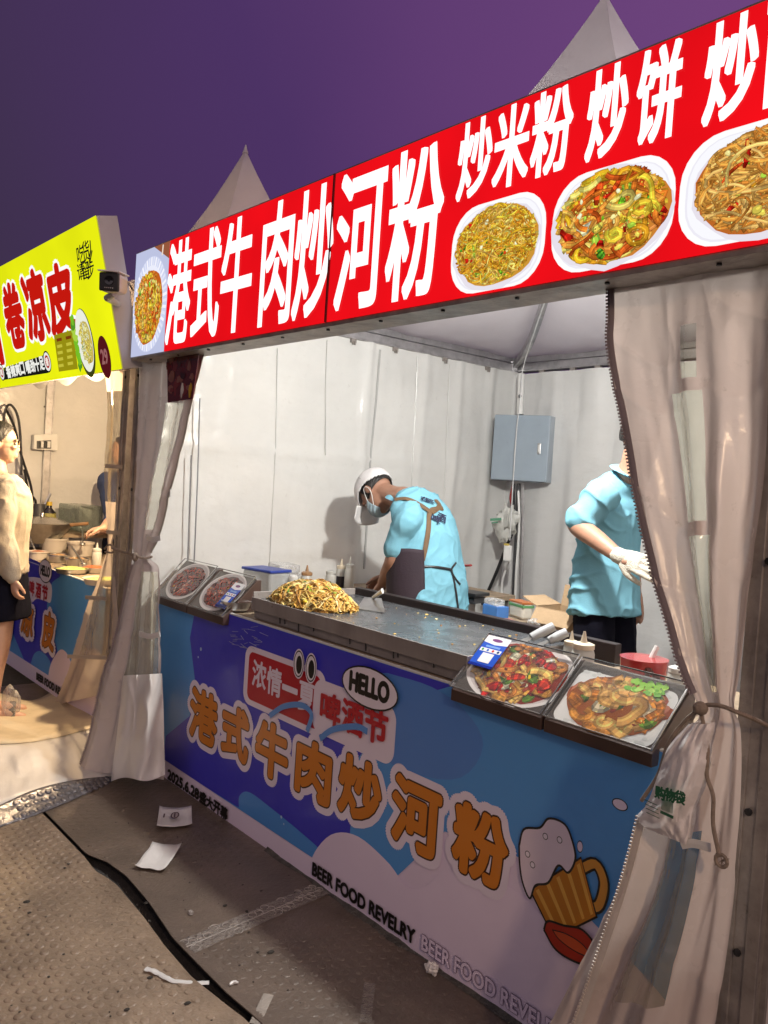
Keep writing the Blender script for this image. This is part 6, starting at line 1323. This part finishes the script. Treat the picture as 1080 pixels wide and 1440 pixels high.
new('conduit', MB().tube([onY(733, 526, 4.15), onY(731, 583, 4.12)], .022, 12), WHITEP, tent_r, smooth=True); new('bolt', MB().lathe(onY(731, 557, 4.08), [(.012, 0), (.012, .006)], n=10, axis=(.6, -.8, 0)), BLACK, tent_r)
new('string', MB().tube(spline([onY(x, y, Y) for x, y, Y in ((769, 416, 3.4), (752, 465, 3.75), (735, 520, 4.05), (732, 560, 4.0), (727, 600, 4.0), (722, 670, 4.0), (717, 760, 4.0))], 30), .0035, 6), STRING, None, 'white string running from the roof down over the electrical box', 'string')
def cable(label, pts, r, m, Y=4.1): return new('cable', MB().tube(spline([onY(x, y, Y) for x, y in pts], 26), r, 7), m, None, label, 'cable', smooth=True)
cable('thick black cable slanting down from the plastic bag below the electrical box', [(722, 680), (722, 740), (712, 768), (698, 805), (678, 850)], .011, BLACK)
cable('red cable below the electrical box', [(722, 680), (718, 700), (720, 715), (714, 735)], .008, mat('red_cable', (.35, .03, .03), .4))
cable('white cable looping below the socket block', [(715, 790), (706, 820), (708, 850), (722, 856), (726, 800), (730, 740), (729, 690)], .007, WHITEP)
cable('dark cable bundle along the corner post', [(729, 680), (727, 740), (724, 800), (722, 850)], .014, DARK, 4.2)
cable('pale conduit along the corner post', [(735, 680), (734, 760), (732, 850)], .012, ALU, 4.22)
c = onY(712, 732, 4.05); bgp = thing('plastic_bag', 'white plastic bag with green print tied under the electrical box', 'bag', c - (0, 0, .15)); mb = MB(); mb.ell((0, 0, 0), (1, 1, 1), n=26, m=20)
mb.v = [tuple(c + np.array((x * .095, y * .06, z * .15)) * (.78 + .5 * nz(x * 2.2, y * 2.2, z * 2.2) + .22 * abs(nz(x * 6, y * 6, z * 6))) * (1 - .35 * max(0, z))) for x, y, z in mb.v]
new('bag_film', mb, mat('bag_white', (.66, .66, .62), .3, trans=.2, bump=.5, bs=30), bgp, smooth=True); fr = Frame(c + (0, -.075, 0), (.8, .6, 0), (0, 0, 1)); pr = Print(fr, .02, 1e-4); pr.line([(-.05, 0), (.02, .01)], .016, lin(70, 130, 100)); pr.line([(-.04, -.02), (.0, -.012)], .008, lin(70, 130, 100)); new('printed_mark', pr.mb, PCOL, bgp)
c = onY(714, 778, 4.0); t = thing('socket_block', 'white extension socket dangling below the plastic bag', 'socket', c - (0, 0, .04)); new('socket_body', MB().obox(c, (.05, .035, .10), rz=.5), WHITEP, t, bevel=.008); new('yellow_plug', MB().obox(c + (-.005, -.01, .055), (.03, .02, .012)), mat('yellow_plastic', (.6, .45, .1), .4), t)

# ---------------------------------------------------------------- neighbouring stall: things on its counter
XN = -6.90
a, b, c, d = [onX(x, y, XN + .05) for x, y in ((48, 611), (82, 610), (81, 634), (47, 632))]
t = thing('breaker_panel', 'small white breaker panel on the neighbouring tarpaulin wall', 'breaker panel', d); new('panel_case', MB().prism([d, c, b, a], (-.06, 0, 0)), WHITEP, t, bevel=.006)
a, b, c, d = [onX(x, y, XN + .055) for x, y in ((52, 620), (72, 619), (72, 631), (52, 631))]; new('breaker_window', MB().prism([d, c, b, a], (-.01, 0, 0)), DARK, t)
for k in range(4): q = onX(55 + k * 4.4, 625, XN + .058); new('breaker_switch', MB().obox(q, (.006, .03, .05)), WHITEP if k % 2 else BLACK, t)
# scalloped valance
mb = MB()
def val(u, v):
    p = onX(45 + 107 * u, 530 + 6 * u, -6.75); dp = .035 + .075 * abs(math.sin(math.pi * (u * 3.2 + .1))); return (p[0], p[1], p[2] + .04 - (dp + .04) * v + .0)
new('scalloped_valance', MB().grid(lambda u, v: (-5.6 + 1.55 * u, 1.70 + .006 * math.sin(u * 20), ZE - .26 - (.05 + .06 * abs(math.sin(math.pi * u * 3.4))) * v), 60, 6), PVC, label='scalloped white valance hanging under the yellow sign', cat='valance', smooth=True)
def zy(x, y, z=ZY): return onZ(x, y, z)
TUB = mat('tub_white', (.66, .60, .52), .4, trans=.2, var=.06)
def tub(label, x, y, wpx, h, m, cont=None, name='food_tub', sq=False):
    p = zy(x, y); dpt = float(np.dot(p - CAM, _fw)); r = wpx / 2 / FPX * dpt; p = p + (0, r * .75 if y > 800 else 0, 0); t = thing(name, label, 'tub', p, 'food tubs on the neighbouring counter')
    new('tub_shell', MB().lathe(p, [(r * .86, 0), (r * .97, h * .85), (r * 1.04, h * .86), (r * 1.04, h), (r * .97, h), (r * .9, h * .8)], n=26), m, t, smooth=True)
    new('contents', MB().lathe(p + (0, 0, h * .8), [(r * .92, 0), (r * .5, .012), (.001, .018)], n=20), cont or CRM, t, smooth=True); return t
SALAD = mat('salad_food', (.45, .50, .10), .5, var=.5, vs=40, bump=.8, bs=70, c2=(.6, .55, .25)); CHILI = mat('chili_food', (.45, .12, .04), .4, var=.5, vs=40, bump=.6, bs=70); NUTS = mat('peanut_food', (.45, .28, .14), .6, var=.5, vs=60, bump=.8, bs=90)
tub('white lidded food bucket behind the trays, next to the pan', 76, 776, 36, .105, TUB); tub('second white food bucket, by the vendor\'s hand', 113, 781, 36, .10, TUB)
tub('shallow tub of orange food nearest the woman\'s sleeve', 53, 787, 28, .06, TUB, CHILI); tub('round tray of peanuts behind the front trays', 82, 790, 30, .05, STEEL, NUTS, 'food_tray'); tub('round tray of meat with a spoon', 108, 795, 32, .05, STEEL, NUTS, 'food_tray')
tub('front tray of green salad at the corner by the curtain', 124, 822, 52, .035, TUB, SALAD, 'food_tray'); tub('front tray of shredded cucumber at the counter edge', 83, 806, 46, .03, STEEL, SALAD, 'food_tray'); tub('front tray of chili sauce behind the salad', 118, 805, 38, .035, STEEL, CHILI, 'food_tray')
def spoon(label, a, b): t = thing('spoon', label, 'spoon', a, 'spoons in the food trays'); new('spoon_handle', MB().tube([a, b], .006, 8), STEEL, t); new('spoon_bowl', MB().ell(a, (.022, .022, .01)), STEEL, t, smooth=True)
spoon('spoon standing up in the meat tray', onZ(118, 793, ZY + .03), onZ(101, 769, ZY + .11)); spoon('ladle hooked over the second bucket', onZ(116, 765, ZY + .1), onZ(116, 743, ZY + .18)); spoon('spoon leaning in the chili-orange tub', onZ(50, 775, ZY + .05), onZ(42, 756, ZY + .12))
ZS = .93; p = onX(58, 752, -6.45); p[2] = ZS - .08; t = thing('wok', 'wide steel wok with a shiny rim behind the tubs', 'wok', p); new('wok_shell', MB().lathe(p, [(.10, 0), (.19, .10), (.225, .155), (.215, .155), (.18, .10), (.05, .03)], n=30), STEEL, t, smooth=True); new('wok_lid', MB().lathe(p + (0, 0, .156), [(.222, 0), (.12, .03), (.02, .045), (.015, .07)], n=30), mat('lid_steel', (.5, .47, .44), .25, .9), t, smooth=True); new('wok_handle', MB().tube([p + (.15, .16, .15), p + (.24, .26, .17)], .013, 8), BRN, t)
p = onX(68, 735, -6.66); p[2] = ZS; t = thing('soy_bottle', 'dark soy bottle with a yellow label and yellow cap', 'bottle', p); hb = onX(68, 706, -6.66)[2] - ZS; new('bottle_body', MB().lathe(p, [(.05, 0), (.052, .02), (.052, hb * .62), (.02, hb * .8), (.02, hb * .88)], n=20), SOY, t, smooth=True); new('paper_label', MB().lathe(p + (0, 0, .05), [(.0535, 0), (.0535, hb * .38)], n=20, cap=False), mat('label_olive', (.35, .32, .10), .5), t, smooth=True); new('cap', MB().lathe(p + (0, 0, hb * .88), [(.022, 0), (.022, hb * .13)], n=14), mat('cap_yellow', (.6, .42, .04), .4), t)
p = onX(54, 735, -6.70); p[2] = ZS; t = thing('jar', 'glass jar with utensils beside the soy bottle', 'jar', p); new('jar_body', MB().lathe(p, [(.05, 0), (.05, .16), (.045, .2)], n=18), DARK, t, smooth=True); new('utensil', MB().tube([p + (0, 0, .1), onX(71, 694, -6.70)], .010, 6), STEEL, t); new('jar_lid', MB().lathe(p + (.06, -.05, 0), [(.045, 0), (.045, .10)], n=16), mat('red_label', (.4, .1, .08), .4), t)
p = onX(112, 745, -6.62); p[2] = ZS; t = thing('glass_tank', 'rectangular glass container with a ladle near the vendor', 'container', p); new('tank_shell', MB().obox(p + (0, 0, .11), (.36, .2, .20), rz=.1), clear_mat('tank_glass', tint=(.75, .8, .76), diff=(.3, .33, .3), amt=.25), t, bevel=.01); new('ladle', MB().tube([p + (0, 0, .2), onX(134, 716, -6.62)], .009, 6), STEEL, t)
new('back_shelf', MB().box(-6.88, -6.40, 1.95, 3.6, ZS - .035, ZS - .002), WOOD, label='wooden shelf along the neighbouring wall carrying bottles', cat='shelf')
bottle('clear squeeze bottle in front of the vendor\'s hand', zy(135, 800), .17, .03, TR, TR)
for lab, pts in (('black cable coiling down behind the woman', ((34, 660), (40, 690), (50, 705), (46, 722), (44, 686), (30, 640), (20, 600), (8, 575))), ('grey cable loop hanging beside the woman\'s hair', ((4, 600), (8, 575), (16, 570), (26, 590), (30, 640), (30, 668)))):
    new('cable', MB().tube(spline([onX(x, y, XN + .10) for x, y in pts], 40), .010, 6), BLACK if 'black' in lab else DARK, None, lab, 'cable', smooth=True)
pb = onZ(14, 1010, .02); mb = MB(); mb.ell((0, 0, 0), (1, 1, 1), n=22, m=16)
mb.v = [(pb[0] + x * .07 * k_, pb[1] + y * .05 * k_, max(.01, .10 + z * .12 * k_)) for x, y, z in mb.v for k_ in [.8 + .35 * nz(x * 1.4, y * 1.4, z * 1.4) + .10 * abs(nz(x * 3, y * 3, z * 3))]]
new('plastic_bag', mb, FILMW, label='crumpled pale plastic bag on the cream floor sheet at the left edge', cat='bag', smooth=True)
